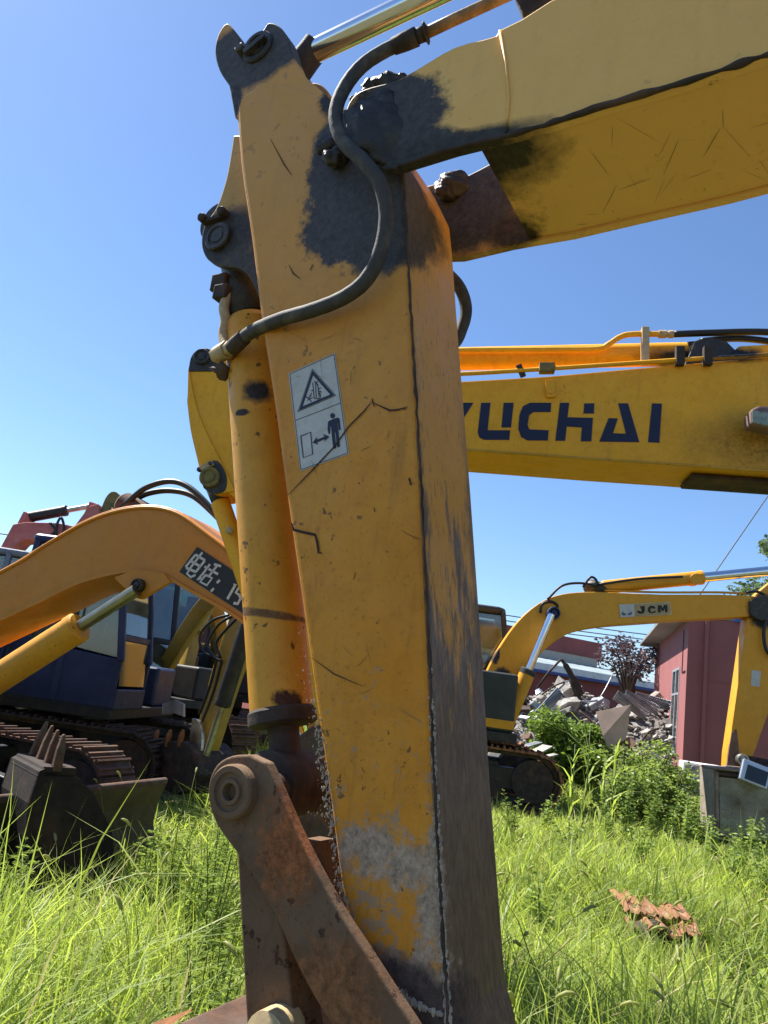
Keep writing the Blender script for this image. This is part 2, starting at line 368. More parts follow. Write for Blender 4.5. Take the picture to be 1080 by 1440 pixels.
# the stick: one box section, tapering down to the bucket pin
SL = [(330, 138), (326, 128), (318, 112)]
stick_outline = smooth2([(331, 142), (337, 230), (352, 335), (366, 450), (383, 560), (402, 700), (425, 860), (446, 1010), (463, 1130), (478, 1245), (496, 1312), (532, 1370), (572, 1425), (606, 1500), (622, 1560)], 3) \
    + [(640, 1600), (655, 1580)] + [(645, 1500), (630, 1440), (622, 1300), (611, 1100), (603, 900), (590, 640), (576, 400), (569, 262)] \
    + [(566, 225), (545, 180), (505, 165), (470, 140), (440, 128)] + [(412, 118), (370, 112)]
stick = plate('stick', NP, stick_outline, 0.0, 0.35, M['stick_paint'], nroot, 0.016, 3)
# ears that carry the rod of the arm cylinder, one each side of the rod eye
ear = smooth2([(322, 120), (308, 98), (302, 72), (307, 48), (318, 33), (326, 38), (334, 49), (340, 62), (352, 70), (362, 55), (370, 42), (378, 32), (392, 36), (404, 52), (412, 78), (424, 102), (446, 122)], 4) + [(468, 142), (440, 165), (330, 165)]
for off in (0.004, 0.286): plate('ear', NP, [(x, y) for x, y in ear] if off < 0.1 else [(x, y) for x, y in ear], off, 0.06, M['stick_paint'], nroot, 0.006) if off < 0.1 else MB().prism([p + NP.b * 0.282 for p in NP.pts(ear, 0.004)], NP.b * 0.06).build('ear', M['stick_paint'], nroot, 0.006)
AP = NP.at(362, 66, 0.0)
o = pin('ear_pin', AP + NP.b * 0.02, NP.n, 0.062, 0.028, M['grease'], nroot)
mbk = MB().lathe(NP.at(343, 75, 0.004), NP.n, [(0, 0.018), (0.03, 0.018), (0.034, 0.012), (0.034, 0)], 6); mbk.bar(NP.at(345, 76, -0.012), NP.at(374, 52, -0.012), 0.026, 0.02); mbk.build('pin_keeper', M['grease'], o)
# arm cylinder rod above the boom
RO = NP.at(362, 66, 0.0) + NP.b * 0.175; R1 = NP.at(437, 75, 0.175); R2 = NP.at(640, -22, 0.175)
rd = (R2 - R1).normalized()
ac = MB().lathe(R1, rd, [(0.02, 0.042), (2.6, 0.042)], 28).build('arm_cylinder_rod', M['chrome'], nroot)
m = MB(); m.lathe(RO - NP.b * 0.1, NP.b, [(0, 0.075), (0.2, 0.075)], 24); m.lathe(RO, R1 - RO, [(0.03, 0.055), ((R1 - RO).length - 0.01, 0.05), ((R1 - RO).length + 0.035, 0.05), ((R1 - RO).length + 0.035, 0.04)], 24); m.build('rod_eye', M['rust_dark'], ac)
# ------- boom: fork plates clasp the stick, box section beyond
def boom_light_dirt(t, color, rgh):
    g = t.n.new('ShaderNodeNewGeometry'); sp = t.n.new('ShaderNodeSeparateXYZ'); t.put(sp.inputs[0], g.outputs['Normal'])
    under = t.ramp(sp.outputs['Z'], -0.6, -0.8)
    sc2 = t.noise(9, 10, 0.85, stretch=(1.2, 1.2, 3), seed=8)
    color = t.mix(t.math('MULTIPLY', under, 0.75), color, (0.92, 0.57, 0.20))  # bounce light from the ground painted in: underside mixed to a paler yellow
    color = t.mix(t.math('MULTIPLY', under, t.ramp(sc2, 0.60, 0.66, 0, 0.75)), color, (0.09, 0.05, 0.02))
    color = t.mix(t.math('MULTIPLY', t.math('SUBTRACT', 1.0, under), 0.55), color, (0.84, 0.53, 0.19))  # haze painted into the colour: all other faces paled
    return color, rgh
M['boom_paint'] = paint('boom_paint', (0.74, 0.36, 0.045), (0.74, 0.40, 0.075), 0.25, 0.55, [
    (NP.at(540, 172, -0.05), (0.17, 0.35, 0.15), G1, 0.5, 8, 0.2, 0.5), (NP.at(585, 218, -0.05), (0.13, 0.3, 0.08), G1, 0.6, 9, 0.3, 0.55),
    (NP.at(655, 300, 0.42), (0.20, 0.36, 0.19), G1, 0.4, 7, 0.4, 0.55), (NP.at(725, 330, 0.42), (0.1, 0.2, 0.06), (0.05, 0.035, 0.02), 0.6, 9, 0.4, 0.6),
    (NP.at(640, 205, -0.05), (0.25, 0.2, 0.035), (0.04, 0.033, 0.025), 0.5, 9, 0.6, 0.6)], 0.52, boom_light_dirt)
btop = smooth2([(486, 178), (487, 152), (500, 132), (522, 122), (556, 113), (588, 96), (640, 66), (694, 52)], 3)[:-1] + [(697, 50), (702, 42), (733, 27), (775, 0), (870, -40), (1000, -80), (1300, -190)]
bbot = [(1300, 10), (1180, 50), (1080, 80), (1000, 107), (850, 152), (740, 186), (640, 211), (560, 236)] + [(540, 238), (512, 226), (494, 205)]
bout = btop + bbot
near_pl = NP.pts(bout, -0.055)
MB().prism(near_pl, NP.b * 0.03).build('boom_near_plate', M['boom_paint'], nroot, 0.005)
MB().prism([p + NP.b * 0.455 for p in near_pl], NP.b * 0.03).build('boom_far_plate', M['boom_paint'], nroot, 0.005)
# box between the plates, starting behind the fork with a slanted closing plate
core = [(702, 46), (735, 30), (777, 4), (870, -36), (1000, -75), (1300, -185), (1300, 5), (1180, 45), (1080, 75), (1000, 102), (850, 147), (740, 181), (690, 193), (684, 150)]
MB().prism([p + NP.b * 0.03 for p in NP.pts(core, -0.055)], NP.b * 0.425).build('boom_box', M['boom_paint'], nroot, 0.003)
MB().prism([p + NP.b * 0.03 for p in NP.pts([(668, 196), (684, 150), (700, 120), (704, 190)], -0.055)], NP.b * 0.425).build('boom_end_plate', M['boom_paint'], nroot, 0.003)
# boom root out of the picture on the right, bending down to the machine
A1 = NP.at(1300, -190, -0.055); A2 = NP.at(1300, 10, -0.055); s1 = NP.S(A1)
roots = [A1, A1 + NP.u * 0.9 + Vector((0, 0, 0.1)), A1 + NP.u * 2.3 - Vector((0, 0, 1.4)), A1 + NP.u * 2.6 - Vector((0, 0, 2.1)), A1 + NP.u * 2.2 - Vector((0, 0, 2.1)), A1 + NP.u * 1.7 - Vector((0, 0, 1.3)), A1 + NP.u * 0.75 - Vector((0, 0, 0.45)), A2]
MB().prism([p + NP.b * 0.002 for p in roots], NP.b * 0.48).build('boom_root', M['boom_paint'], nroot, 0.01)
# bracket on top of the boom and weld line at the splice
plate('boom_bracket', NP, [(722, -5), (735, 22), (762, 12), (800, -25), (740, -60)], 0.05, 0.25, M['rust_dark'], nroot, 0.004)
MB().tube([p + NP.n * 0.002 for p in NP.pts([(703, 44), (712, 90), (716, 140), (712, 188)], -0.055)], 0.004, 6).build('weld_seam', M['boom_paint'], nroot)
# welded lip along the lower boom edge
m = MB(); P = NP.pts(bbot[:8], -0.055); P = smooth_path(P, 8)
m.tube([p + NP.n * 0.003 + Vector((0, 0, 0.004 + 0.004 * mnoise.noise(p * 25))) for p in P], [0.0075 + 0.006 * mnoise.noise(p * 31) for p in P], 7); m.build('lower_weld', M['rust_dark'], nroot)
# boom pivot pin and packed grease round it
MB().blob(NP.at(545, 184, -0.055), (0.12, 0.022, 0.11), 9, 0.5, 26, 16, True, 2.6).build('boom_pin', M['grease'], nroot)
for i, (x, y, off, r) in enumerate(((525, 126, -0.02, .032), (548, 120, -0.01, .04), (565, 118, 0.0, .028), (505, 140, -0.02, .022), (462, 205, -0.02, .035), (470, 222, -0.025, .03), (640, 262, 0.40, .05), (628, 268, 0.38, .035))):
    MB().blob(NP.at(x, y, off), (r * 1.15, r * .8, r * .9), i + 3, 0.42, 24, 16, True, 1.9).build('grease_lump', M['grease'], nroot)
# ------- bucket cylinder along the back of the stick
M['cyl_paint'] = paint('cyl_paint', (0.62, 0.27, 0.016), (0.60, 0.30, 0.04), 0.3, 0.9, [
    (NP.at(408, 985, 0.09), (0.06, 0.06, 0.035), (0.05, 0.02, 0.012), 0.7, 18, 0.3, 0.8), (NP.at(350, 860, 0.09), (0.2, 0.2, 0.012), (0.16, 0.08, 0.03), 0.5, 12, 0.4, 0.8),
    (NP.at(362, 545, 0.09), (0.05, 0.05, 0.04), (0.03, 0.025, 0.025), 0.7, 15, 0.5, 0.8), (NP.at(340, 580, 0.09), (0.03, 0.03, 0.012), (0.04, 0.03, 0.03), 0.6, 20, 0.3, 0.8)], 0.5)
B0 = NP.at(352, 452, 0.175); B1 = NP.at(397, 1008, 0.175); E0 = NP.at(326, 330, 0.175); E1 = NP.at(403, 1085, 0.175)
bd = (B1 - B0).normalized(); bl = (B1 - B0).length
bc = MB().lathe(B0, bd, [(0.0, 0.05), (0.005, 0.075), (0.03, 0.087), (bl * .3, 0.087), (bl * .6, 0.087), (bl - 0.02, 0.087)], 40).build('bucket_cylinder', M['cyl_paint'], nroot)
MB().lathe(B0, bd, [(bl - 0.02, 0.088), (bl - 0.012, 0.094), (bl + 0.018, 0.094), (bl + 0.024, 0.085), (bl + 0.026, 0.05)], 40).build('gland', M['rust_dark'], bc)
MB().lathe(B1, E1 - B1, [(0.0, 0.043), ((E1 - B1).length, 0.043)], 28).build('rod', M['rust_dark'], bc)
m = MB(); m.lathe(E1 - NP.b * 0.085 + Vector((0, 0, -0.03)), NP.b, [(0, 0.07), (0.004, 0.085), (0.166, 0.085), (0.17, 0.07)], 30); m.build('rod_eye', M['rust_dark'], bc)
m = MB(); m.tube([E0, E0.lerp(B0, .5), B0], [0.06, 0.062, 0.07], 20); m.lathe(E0 - NP.b * 0.08, NP.b, [(0, 0.075), (0.16, 0.075)], 24); m.build('tail_eye', M['grease'], bc)
# ears for the cylinder tail on the back of the stick
tear = [(328, 190)] + smooth2([(326, 205), (318, 250), (304, 292), (288, 315), (283, 342), (291, 364), (312, 374), (335, 377), (352, 392), (368, 430)], 4) + [(395, 470), (395, 190)]
tp = NP.pts(tear, 0.045)
M['ear_paint'] = paint('ear_paint', (0.47, 0.27, 0.06), (0.5, 0.33, 0.12), 0.4, 0.6, [(NP.at(308, 340, 0.05), (0.16, 0.3, 0.11), (0.035, 0.03, 0.026), 0.4, 9, 0.4, 0.6), (NP.at(345, 395, 0.05), (0.16, 0.3, 0.13), G1, 0.4, 9, 0.4, 0.6)])
for k in (0.0, 0.23): MB().prism([p + NP.b * k for p in tp], NP.b * 0.03).build('cylinder_ear', M['ear_paint'], nroot, 0.005)
o = pin('tail_pin', NP.at(309, 335, 0.045), NP.n, 0.05, 0.018, M['grease'], nroot)
m = MB()
for x, y in ((291, 312), (318, 303)): m.lathe(NP.at(x, y, 0.045), NP.n, [(0, 0.016), (0.03, 0.016), (0.036, 0.01), (0.036, 0)], 10)
m.bar(NP.at(291, 312, 0.036), NP.at(318, 303, 0.036), 0.02, 0.012); m.build('pin_keeper', M['rust_dark'], o)
# port fittings and pipe beside the barrel
M['pipe_pale'] = plain('pipe_pale', (0.52, 0.39, 0.2), 0.6, 0, 0.3, 30, (0.3, 0.2, 0.12))
pp = smooth_path([NP.at(x, y, f) for x, y, f in ((322, 412, .12), (315, 432, .10), (317, 452, .10), (314, 472, .10), (318, 492, .09))], 6)
o = MB().tube(pp, 0.017, 14).build('port_pipe', M['pipe_pale'], nroot)
m = MB(); m.bar(NP.at(302, 402, .12), NP.at(322, 398, .12), 0.045, 0.06); m.bar(NP.at(306, 415, .11), NP.at(324, 412, .11), 0.05, 0.05); m.build('flange', M['rust_dark'], o, 0.004)
MB().lathe(NP.at(304, 500, .09), NP.at(334, 484, .05) - NP.at(304, 500, .09), [(0, 0.028), (0.07, 0.03), (0.07, 0.024), (0.10, 0.024)], 6).build('hex_fitting', M['pipe_pale'], o)
MB().blob(NP.at(312, 523, .10), (0.03, 0.03, 0.022), 5, 0.7, 12, 8).build('clamp_bolt', M['rust_dark'], nroot)
# hose from the barrel over the stick face and up to the boom pipe
H = [(326, 490, .05), (352, 468, .02), (392, 450, -.03), (440, 436, -.045), (484, 418, -.05), (516, 392, -.055), (536, 350, -.06), (543, 300, -.07), (534, 258, -.09), (512, 228, -.105), (486, 203, -.11), (473, 176, -.11), (474, 148, -.105), (488, 118, -.09), (510, 92, -.075), (540, 72, -.06), (575, 56, -.05), (600, 46, -.045)]
hp = smooth_path([NP.at(x, y, f) for x, y, f in H], 8)
hose = MB().tube(hp, [0.0205 * (1 + 0.012 * math.sin(i * 1.9)) for i in range(len(hp))], 18).build('hydraulic_hose', M['rubber'], nroot)
m = MB(); m.tube([hp[0], hp[3], hp[6]], [0.025, 0.026, 0.024], 14); m.build('hose_ferrule', M['rust_dark'], hose); m = MB(); m.tube([hp[-14], hp[-10], hp[-6]], [.024, .027, .027], 14); m.tube([hp[-6], hp[-1]], .022, 14); m.tube([hp[-2], hp[-1]], .031, 8); m.build('hose_ferrule', M['rust_dark'], hose)
M['pipe_rust'] = plain('pipe_rust', (0.36, 0.20, 0.09), 0.6, 0, 0.5, 25, (0.10, 0.05, 0.03))
MB().tube([NP.at(598, 47, -.045), NP.at(640, 27, -.03), NP.at(720, -10, 0.0), NP.at(900, -90, 0.05)], 0.017, 14).build('steel_pipe', M['pipe_rust'], nroot)
# second hose, bowing out past the far edge of the stick
hp2 = smooth_path([NP.at(x, y, f) for x, y, f in ((560, 330, .40), (610, 370, .42), (642, 398, .44), (655, 430, .46), (650, 460, .46), (630, 490, .44), (560, 520, .40))], 8)
MB().tube(hp2, 0.02, 16).build('hydraulic_hose', M['rubber'], nroot)
# ------- links between cylinder rod, stick and bucket
M['link_rust'] = paint('link_rust', (0.12, 0.068, 0.038), (0.19, 0.12, 0.072), 0.5, 1.0, [
    (NP.at(415, 1180, -.05), (0.07, 0.1, 0.12), (0.24, 0.085, 0.03), 1.2, 24, 0.6, 0.9), (NP.at(470, 1390, -.05), (0.10, 0.2, 0.09), (0.20, 0.085, 0.035), 1.3, 22, 0.7, 0.9)], 0.85, None, 1.0, (0.03, 0.02, 0.015), 0.75)
link_outline = smooth2([(374, 1072), (386, 1098), (404, 1140), (424, 1184), (452, 1238), (482, 1290), (515, 1340), (548, 1392), (580, 1440), (600, 1475)], 3) + [(560, 1520), (500, 1510)] + smooth2([(472, 1450), (440, 1400), (412, 1345), (388, 1290), (366, 1250), (342, 1212), (318, 1180), (302, 1155), (293, 1125), (294, 1098), (305, 1075), (325, 1063), (350, 1061)], 3)
lp = NP.pts(link_outline, -0.075)
for k in (0.0, 0.42):
    o = MB().prism([p + NP.b * k for p in lp], NP.b * 0.035).build('tipping_link', M['link_rust'], nroot, 0.006, 3)
PC = NP.at(333, 1113, -0.075)
o = pin('link_pin', PC, NP.n, 0.062, 0.03, M['link_rust'], nroot, 0.32, 36)
MB().lathe(PC - NP.b * 0.001, NP.b, [(0, 0.04), (0.45, 0.04)], 20).build('pin_shaft', M['rust_dark'], nroot)
hl = [(333, 1195)] + [(338, 1290), (343, 1380), (347, 1450), (352, 1520)] + [(425, 1520), (414, 1440), (402, 1330), (388, 1270), (360, 1200)]
MB().prism([p for p in NP.pts(hl, -0.03)], NP.b * 0.11).build('bucket_link', M['link_rust'], nroot, 0.006)
MB().prism([p + NP.b * 0.25 for p in NP.pts(hl, -0.03)], NP.b * 0.11).build('bucket_link', M['link_rust'], nroot, 0.006)
# ------- bucket under the frame
bk = [(-0.47, 0.69), (-0.28, 0.66), (-0.12, 0.70), (0.10, 0.66), (0.26, 0.62), (0.30, 0.50), (0.20, 0.40), (0.24, 0.16), (0.42, 0.03), (0.36, 0.0), (0.1, 0.0), (-0.22, 0.04), (-0.42, 0.2), (-0.52, 0.45)]
MB().prism([NP.W(a, z, -0.12) for a, z in bk], NP.b * 0.6).build('bucket', M['rust'], nroot, 0.012)
MB().lathe(NP.at(368, 1462, -.10), NP.b, [(0, 0.02), (0.01, 0.05), (0.09, 0.05)], 20).build('bucket_boss', M['pipe_pale'], nroot, 0)
m = MB(); P0 = NP.at(270, 1421, -0.03); P1 = NP.at(215, 1446, -0.03); P2 = NP.at(150, 1500, 0.02)
m.add([P0 + Vector((0, 0, .004)), P0 - NP.b * .008, P0 + NP.b * .01, P1 + Vector((0, 0, .012)), P1 - NP.b * .03 - Vector((0, 0, .03)), P1 + NP.b * .04, P2 + Vector((0, 0, .02)), P2 - NP.b * .04 - Vector((0, 0, .05)), P2 + NP.b * .06], [(0, 1, 4, 3), (1, 2, 5, 4), (2, 0, 3, 5), (3, 4, 7, 6), (4, 5, 8, 7), (5, 3, 6, 8), (2, 1, 0), (6, 7, 8)])
m.build('bucket_tooth', M['rust_bright'], nroot)
# ------- sticker, scratches, weld and caked mud on the stick
def zz(L, ox=400, oy=480, k=7.2): return [(ox + x / k, oy + y / k) for x, y in L]
dq = zz([(40, 325), (510, 117), (655, 1140), (160, 1315)])
dec = MB(); poly(dec, NP, dq, -0.0012); dec = dec.build('warning_sticker', M['decal_white'], stick)
pr = MB()
def line(L, wd): strip(pr, NP, zz(L), [wd] * len(L), -0.0024)
line([(52, 330), (500, 130)], .0016); line([(500, 130), (640, 1130)], .0016); line([(640, 1130), (165, 1300)], .0016); line([(165, 1300), (52, 330)], .0016); line([(112, 800), (570, 622)], .0016)
A, B, Cc = (280, 275), (522, 548), (132, 715)
cg = ((A[0] + B[0] + Cc[0]) / 3, (A[1] + B[1] + Cc[1]) / 3)
def shrink(p, k): return (cg[0] + (p[0] - cg[0]) * k, cg[1] + (p[1] - cg[1]) * k)
def band(k0, k1):
    Q = [A, B, Cc]
    for i in range(3):
        a, b = Q[i], Q[(i + 1) % 3]
        poly(pr, NP, zz([shrink(a, k0), shrink(b, k0), shrink(b, k1), shrink(a, k1)]), -0.0024)
band(1.0, 0.96); band(0.92, 0.72)
for L in ([(285, 415), (300, 575)], [(312, 410), (322, 570)], [(300, 400), (335, 440)], [(335, 430), (350, 560)], [(300, 575), (340, 582), (365, 570), (362, 530), (340, 520)], [(270, 495), (290, 500)], [(350, 480), (368, 470)], [(355, 505), (378, 515)], [(215, 560), (250, 578), (285, 570)], [(250, 578), (272, 612)], [(250, 578), (232, 600)], [(245, 570), (275, 520), (262, 560)], [(318, 420), (338, 405)]): line(L, .0026)
line([(165, 958), (265, 920), (285, 1143), (190, 1178), (165, 958)], .0032)
poly(pr, NP, zz([(284, 1025), (330, 965), (325, 995), (405, 965), (390, 935), (455, 965), (400, 1015), (408, 990), (330, 1022), (340, 1045)]), -0.0024)
poly(pr, NP, zz(ring(487, 753, 25, 27, 16)), -0.0024)
poly(pr, NP, zz([(440, 812), (470, 795), (525, 775), (550, 772), (560, 800), (568, 890), (550, 900), (540, 830), (535, 830), (545, 900), (562, 1060), (545, 1075), (532, 1065), (515, 920), (508, 925), (525, 1075), (508, 1088), (492, 1075), (478, 950), (472, 860), (465, 860), (462, 930), (448, 942), (436, 900)]), -0.0024)
pr.build('sticker_print', M['print_navy'], dec, recalc=False)
sm = MB()
for L, wd in (([(405, 696), (440, 660), (470, 628), (490, 600), (512, 578), (524, 563)], .0045), ([(524, 566), (548, 577), (560, 576), (573, 572)], .005), ([(523, 560), (526, 572)], .008),
              ([(410, 735), (413, 745), (425, 748), (443, 752), (446, 762), (448, 777), (453, 778)], .007), ([(575, 672), (578, 682)], .014), ([(406, 372), (412, 384), (422, 392)], .004), ([(440, 372), (436, 380)], .01),
              ([(526, 714), (527, 720)], .007), ([(500, 805), (497, 815)], .006), ([(438, 925), (470, 948), (510, 965)], .003), ([(380, 195), (400, 232), (410, 246)], .004), ([(540, 560), (545, 556)], .003)):
    sm = MB(); strip(sm, NP, L, wd, -0.0034); sm.build('scratch', M['scratch'], stick, recalc=False)
for k in range(26):   # short random scrapes on the stick face
    y0 = rnd.uniform(420, 1120); xl = 372 + (y0 - 450) * .133; x0 = rnd.uniform(xl + 15, 575); a = rnd.choice((1.45, 1.7, .5, -.5, 1.2)) + rnd.uniform(-.3, .3); L = rnd.uniform(8, 42)
    sm = MB(); strip(sm, NP, [(x0 + math.cos(a) * L * t, y0 + math.sin(a) * L * t + 2 * math.sin(3 * t + k)) for t in (0, .3, .6, 1)], rnd.uniform(.0005, .0016), -0.003); sm.build('scratch', M[rnd.choice(('scratch', 'pipe_rust', 'pipe_rust'))], stick, recalc=False)
def under(px, v):
    y = float(np.interp(px, (740, 850, 1000, 1080, 1180), (181, 147, 102, 75, 45))); return NP.at(px, y, -0.055) + NP.b * (.03 + .425 * v) + Vector((.001, 0, -.004))
boom_box = [o for o in nroot.children if o.name.startswith('boom_box')][0]
for k in range(22):   # scrapes on the belly of the boom
    x0 = rnd.uniform(745, 1075); v0 = rnd.uniform(.05, .95); dx = rnd.uniform(-60, 60); dv = rnd.uniform(-.35, .35); P = [under(min(max(x0 + dx * t, 742), 1160), min(max(v0 + dv * t, .03), .97)) for t in (0, .35, .7, 1)]
    wd = rnd.uniform(.0003, .0009); V = []
    for i, p in enumerate(P):
        d = (P[min(i + 1, 3)] - P[max(i - 1, 0)]).normalized(); sd = d.cross(Vector((0, 0, 1))).normalized() * wd * (.3 if i in (0, 3) else 1); V += [p + sd, p - sd]
    MB().add(V, [(2 * i, 2 * i + 1, 2 * i + 3, 2 * i + 2) for i in range(3)]).build('scratch', M['pipe_rust' if k % 3 else 'rust'], boom_box, recalc=False)
wp = smooth_path([NP.at(x, y, -0.001) for x, y in ((569, 268), (576, 400), (590, 640), (603, 900), (611, 1100), (622, 1300), (630, 1440))], 26)
m = MB(); m.tube([p + NP.u * 0.003 * mnoise.noise(p * 40) for p in wp], [0.0025 + 0.0045 * abs(mnoise.noise(p * 30)) for p in wp], 7); m.build('corner_weld', M['rust_dark'], stick)
def crumbs(path, n, spread, r0, r1, name, off=0.0):
    m = MB()
    for i in range(n):
        t = rnd.random() ** 0.8 * (len(path) - 1); k = int(t); p = path[k].lerp(path[min(k + 1, len(path) - 1)], t - k)
        p = p + NP.u * rnd.gauss(0, spread) - NP.n * (off + rnd.random() * 0.002) ; r = r0 + (r1 - r0) * rnd.random() ** 2
        m.blob(p, (r * rnd.uniform(.5, 1.3), r * .7, r * rnd.uniform(.6, 2.2)), i, 1.1, 5, 4, False, 2.5)
    return tag(m.build(name, M['mud'], stick), None, None, None, 'stuff')
crumbs(wp[82:], 1500, 0.0035, 0.0007, 0.0038, 'mud_crumbs')
le = smooth_path(NP.pts([(441, 985), (452, 1060), (463, 1132), (478, 1245), (496, 1312), (520, 1350)], 0.0), 14)
crumbs(le, 620, 0.008, 0.0007, 0.0032, 'mud_crumbs')
le2 = smooth_path(NP.pts([(470, 1150), (500, 1165), (530, 1190), (560, 1230)], 0.0), 8)
crumbs(le2, 420, 0.03, 0.0007, 0.0024, 'mud_crumbs')
crumbs(smooth_path(NP.pts([(425, 880), (470, 1150)], 0.0), 8), 200, 0.02, 0.0006, 0.0017, 'mud_crumbs')
crumbs(smooth_path(NP.pts([(550, 1385), (580, 1410), (615, 1425)], -0.002), 8), 260, 0.012, 0.001, 0.0045, 'mud_crumbs')
#@@PART3
# ------------------------------------------------------------------ generic excavator undercarriage, house and cab
def build_body(root, x, y, heading, k, c, cab_side=1, shoes=False, blade=False, full=True, shift=0.0):
    """c: materials house, cab, weight, belt. Local axes: X forward, Y left, Z up"""
    T = Matrix.Translation((x, y, 0)) @ Matrix.Rotation(R(heading), 4, 'Z') @ Matrix.Scale(k, 4)
    hl, rt, ww = 1.25, 0.34, 0.46
    for sgn in (-1, 1):
        yc = sgn * 0.88; m = MB()
        loop = []
        for i in range(13): a = -math.pi / 2 + math.pi * i / 12; loop.append((hl + rt * math.cos(a), rt + 0.02 + rt * math.sin(a)))
        for i in range(13): a = math.pi / 2 + math.pi * i / 12; loop.append((-hl + rt * math.cos(a), rt + 0.02 + rt * math.sin(a)))
        n = len(loop); inn = [(a * 0.965, (b - rt - .02) * 0.86 + rt + .02) for a, b in loop]; V = []
        for yy in (-ww * .32, ww * .32):
            V += [T @ Vector((a, yc + yy, b)) for a, b in loop] + [T @ Vector((a, yc + yy, b)) for a, b in inn]
        F = []
        for i in range(n):
            j = (i + 1) % n; F += [(i, j, 2 * n + j, 2 * n + i), (n + j, n + i, 3 * n + i, 3 * n + j), (j, i, n + i, n + j), (2 * n + i, 2 * n + j, 3 * n + j, 3 * n + i)]
        m.add(V, F); tr = m.build('track', c['belt'], root)
        # wheels
        for xx, rr, nm in ((hl, rt * .8, 'idler'), (-hl, rt * .8, 'sprocket'), (-.75, .12, 'roller'), (-.25, .12, 'roller'), (.25, .12, 'roller'), (.75, .12, 'roller')):
            zc = rt + .02 if rr > .2 else .2
            MB().lathe(T @ Vector((xx, yc - .14, zc)), T.to_3x3() @ Vector((0, 1, 0)), [(0, rr * k * .5), (0, rr * k), (.28 * k, rr * k), (.28 * k, rr * k * .5)], 16).build(nm, M['rust_dark'], tr)
        m = MB(); m.box((0, yc, rt + .02), (2.1, .2, .26), T); m.box((0, yc - sgn * .05, rt + .16), (1.6, .24, .1), T); m.build('track_frame', M['black_steel'], tr, 0.01)
        if shoes:
            me = MB(); me.box((0, 0, .014), (.15, ww, .024)); me.box((-.045, 0, .042), (.02, ww * .98, .035)); me.box((.03, 0, .036), (.018, ww * .98, .022))
            me = me.mesh('shoe', c.get('shoe', M['rust'])); per = 4 * hl + 2 * math.pi * rt; N = int(per / .158)
            for q in range(N):
                d = per * q / N
                if d < 2 * hl: p, a = (hl - d, 0.0), math.pi
                elif d < 2 * hl + math.pi * rt:
                    th = -math.pi / 2 - (d - 2 * hl) / rt; p, a = (-hl + rt * math.cos(th), rt + rt * math.sin(th)), th - math.pi / 2 + math.pi * 0
                    a = th + math.pi / 2 + math.pi
                elif d < 4 * hl + math.pi * rt: p, a = (-hl + d - 2 * hl - math.pi * rt, 2 * rt), 0.0
                else:
                    th = math.pi / 2 - (d - 4 * hl - math.pi * rt) / rt; p, a = (hl + rt * math.cos(th), rt + rt * math.sin(th)), th - math.pi / 2
                s = link(me, 'shoe', tr); s.matrix_basis = T @ Matrix.Translation((p[0], yc, p[1] + .02)) @ Matrix.Rotation(-a, 4, 'Y')
    m = MB(); m.box((0, 0, .5), (1.2, 1.5, .3), T); m.lathe(T @ Vector((0, 0, .62)), (0, 0, 1), [(0, .5 * k), (.16 * k, .5 * k)], 28); m.build('carbody', M['black_steel'], root, 0.02)
    if blade:
        m = MB(); P = [(1.86, .05), (1.80, .2), (1.79, .36), (1.86, .52), (1.93, .53), (1.87, .36), (1.87, .2), (1.95, .03)]
        m.prism([T @ Vector((a, -1.08, b)) for a, b in P], T.to_3x3() @ Vector((0, 2.16, 0))); bl = m.build('dozer_blade', c.get('blade', M['rust']), root, 0.01)
        m = MB()
        for yy in (-.35, .35): m.bar(T @ Vector((.5, yy, .45)), T @ Vector((1.82, yy, .28)), .1 * k, .14 * k)
        m.build('push_arms', M['black_steel'], bl, 0.01)
        MB().tube([T @ Vector((1.9, -1.08, .545)), T @ Vector((1.9, 1.08, .545))], .03 * k, 10).build('top_rail', c.get('rail', M['rust_dark']), bl)
    if not full: return T
    # upper structure
    cs = cab_side; T = T @ Matrix.Translation((shift, 0, 0))
    P = [(-1.55, -1.0), (-1.75, -.6), (-1.8, 0), (-1.75, .6), (-1.55, 1.0), (-.9, 1.05), (-.9, -1.05)]
    MB().prism([T @ Vector((a, b, .82)) for a, b in P], T.to_3x3() @ Vector((0, 0, .85))).build('counterweight', c['weight'], root, 0.06 * k, 3)
    MB().box((0.05, 0, .86), (1.9, 2.1, .12), T).build('deck', M['black_steel'], root, 0.01)
    o = MB().box((-.42, cs * .0, 1.24), (.95, 2.08, .66), T).build('engine_cover', c['house'], root, 0.05 * k, 3)
    m = MB()
    for q in range(6): m.box((-.6 + q * .07, -1.045 * 1, 1.25), (.03, .012, .4), T)
    m.build('vent_louvers', M['black_steel'], o)
    MB().box((.5, -cs * .68, c.get('box_z', 1.16)), (.9, .68, c.get('box_h', .48)), T).build('side_box', c.get('side', c['house']), root, 0.04 * k, 3)
    MB().tube([T @ Vector((-.5, -cs * .5, 1.55)), T @ Vector((-.5, -cs * .5, 1.95)), T @ Vector((-.58, -cs * .5, 2.02))], .05 * k, 12).build('exhaust_pipe', M['rust_dark'], root)
    # cab
    x0, x1, y0, y1, z0, z1 = -.28, 1.0, cs * .2, cs * 1.06, .92, 2.62
    fr = MB(); W_ = .075
    corners = {'rl': (x0, y0, x0 + .05), 'rr': (x0, y1, x0 + .05), 'fl': (x1, y0, x1 - .22), 'fr': (x1, y1, x1 - .22)}
    for (xa, ya, xb) in corners.values(): fr.bar(T @ Vector((xa, ya, z0 + .5)), T @ Vector((xb, ya, z1)), W_ * k, W_ * k)
    fr.bar(T @ Vector((x0 + .62, y1, z0)), T @ Vector((x0 + .62, y1, z1)), W_ * k, W_ * k)
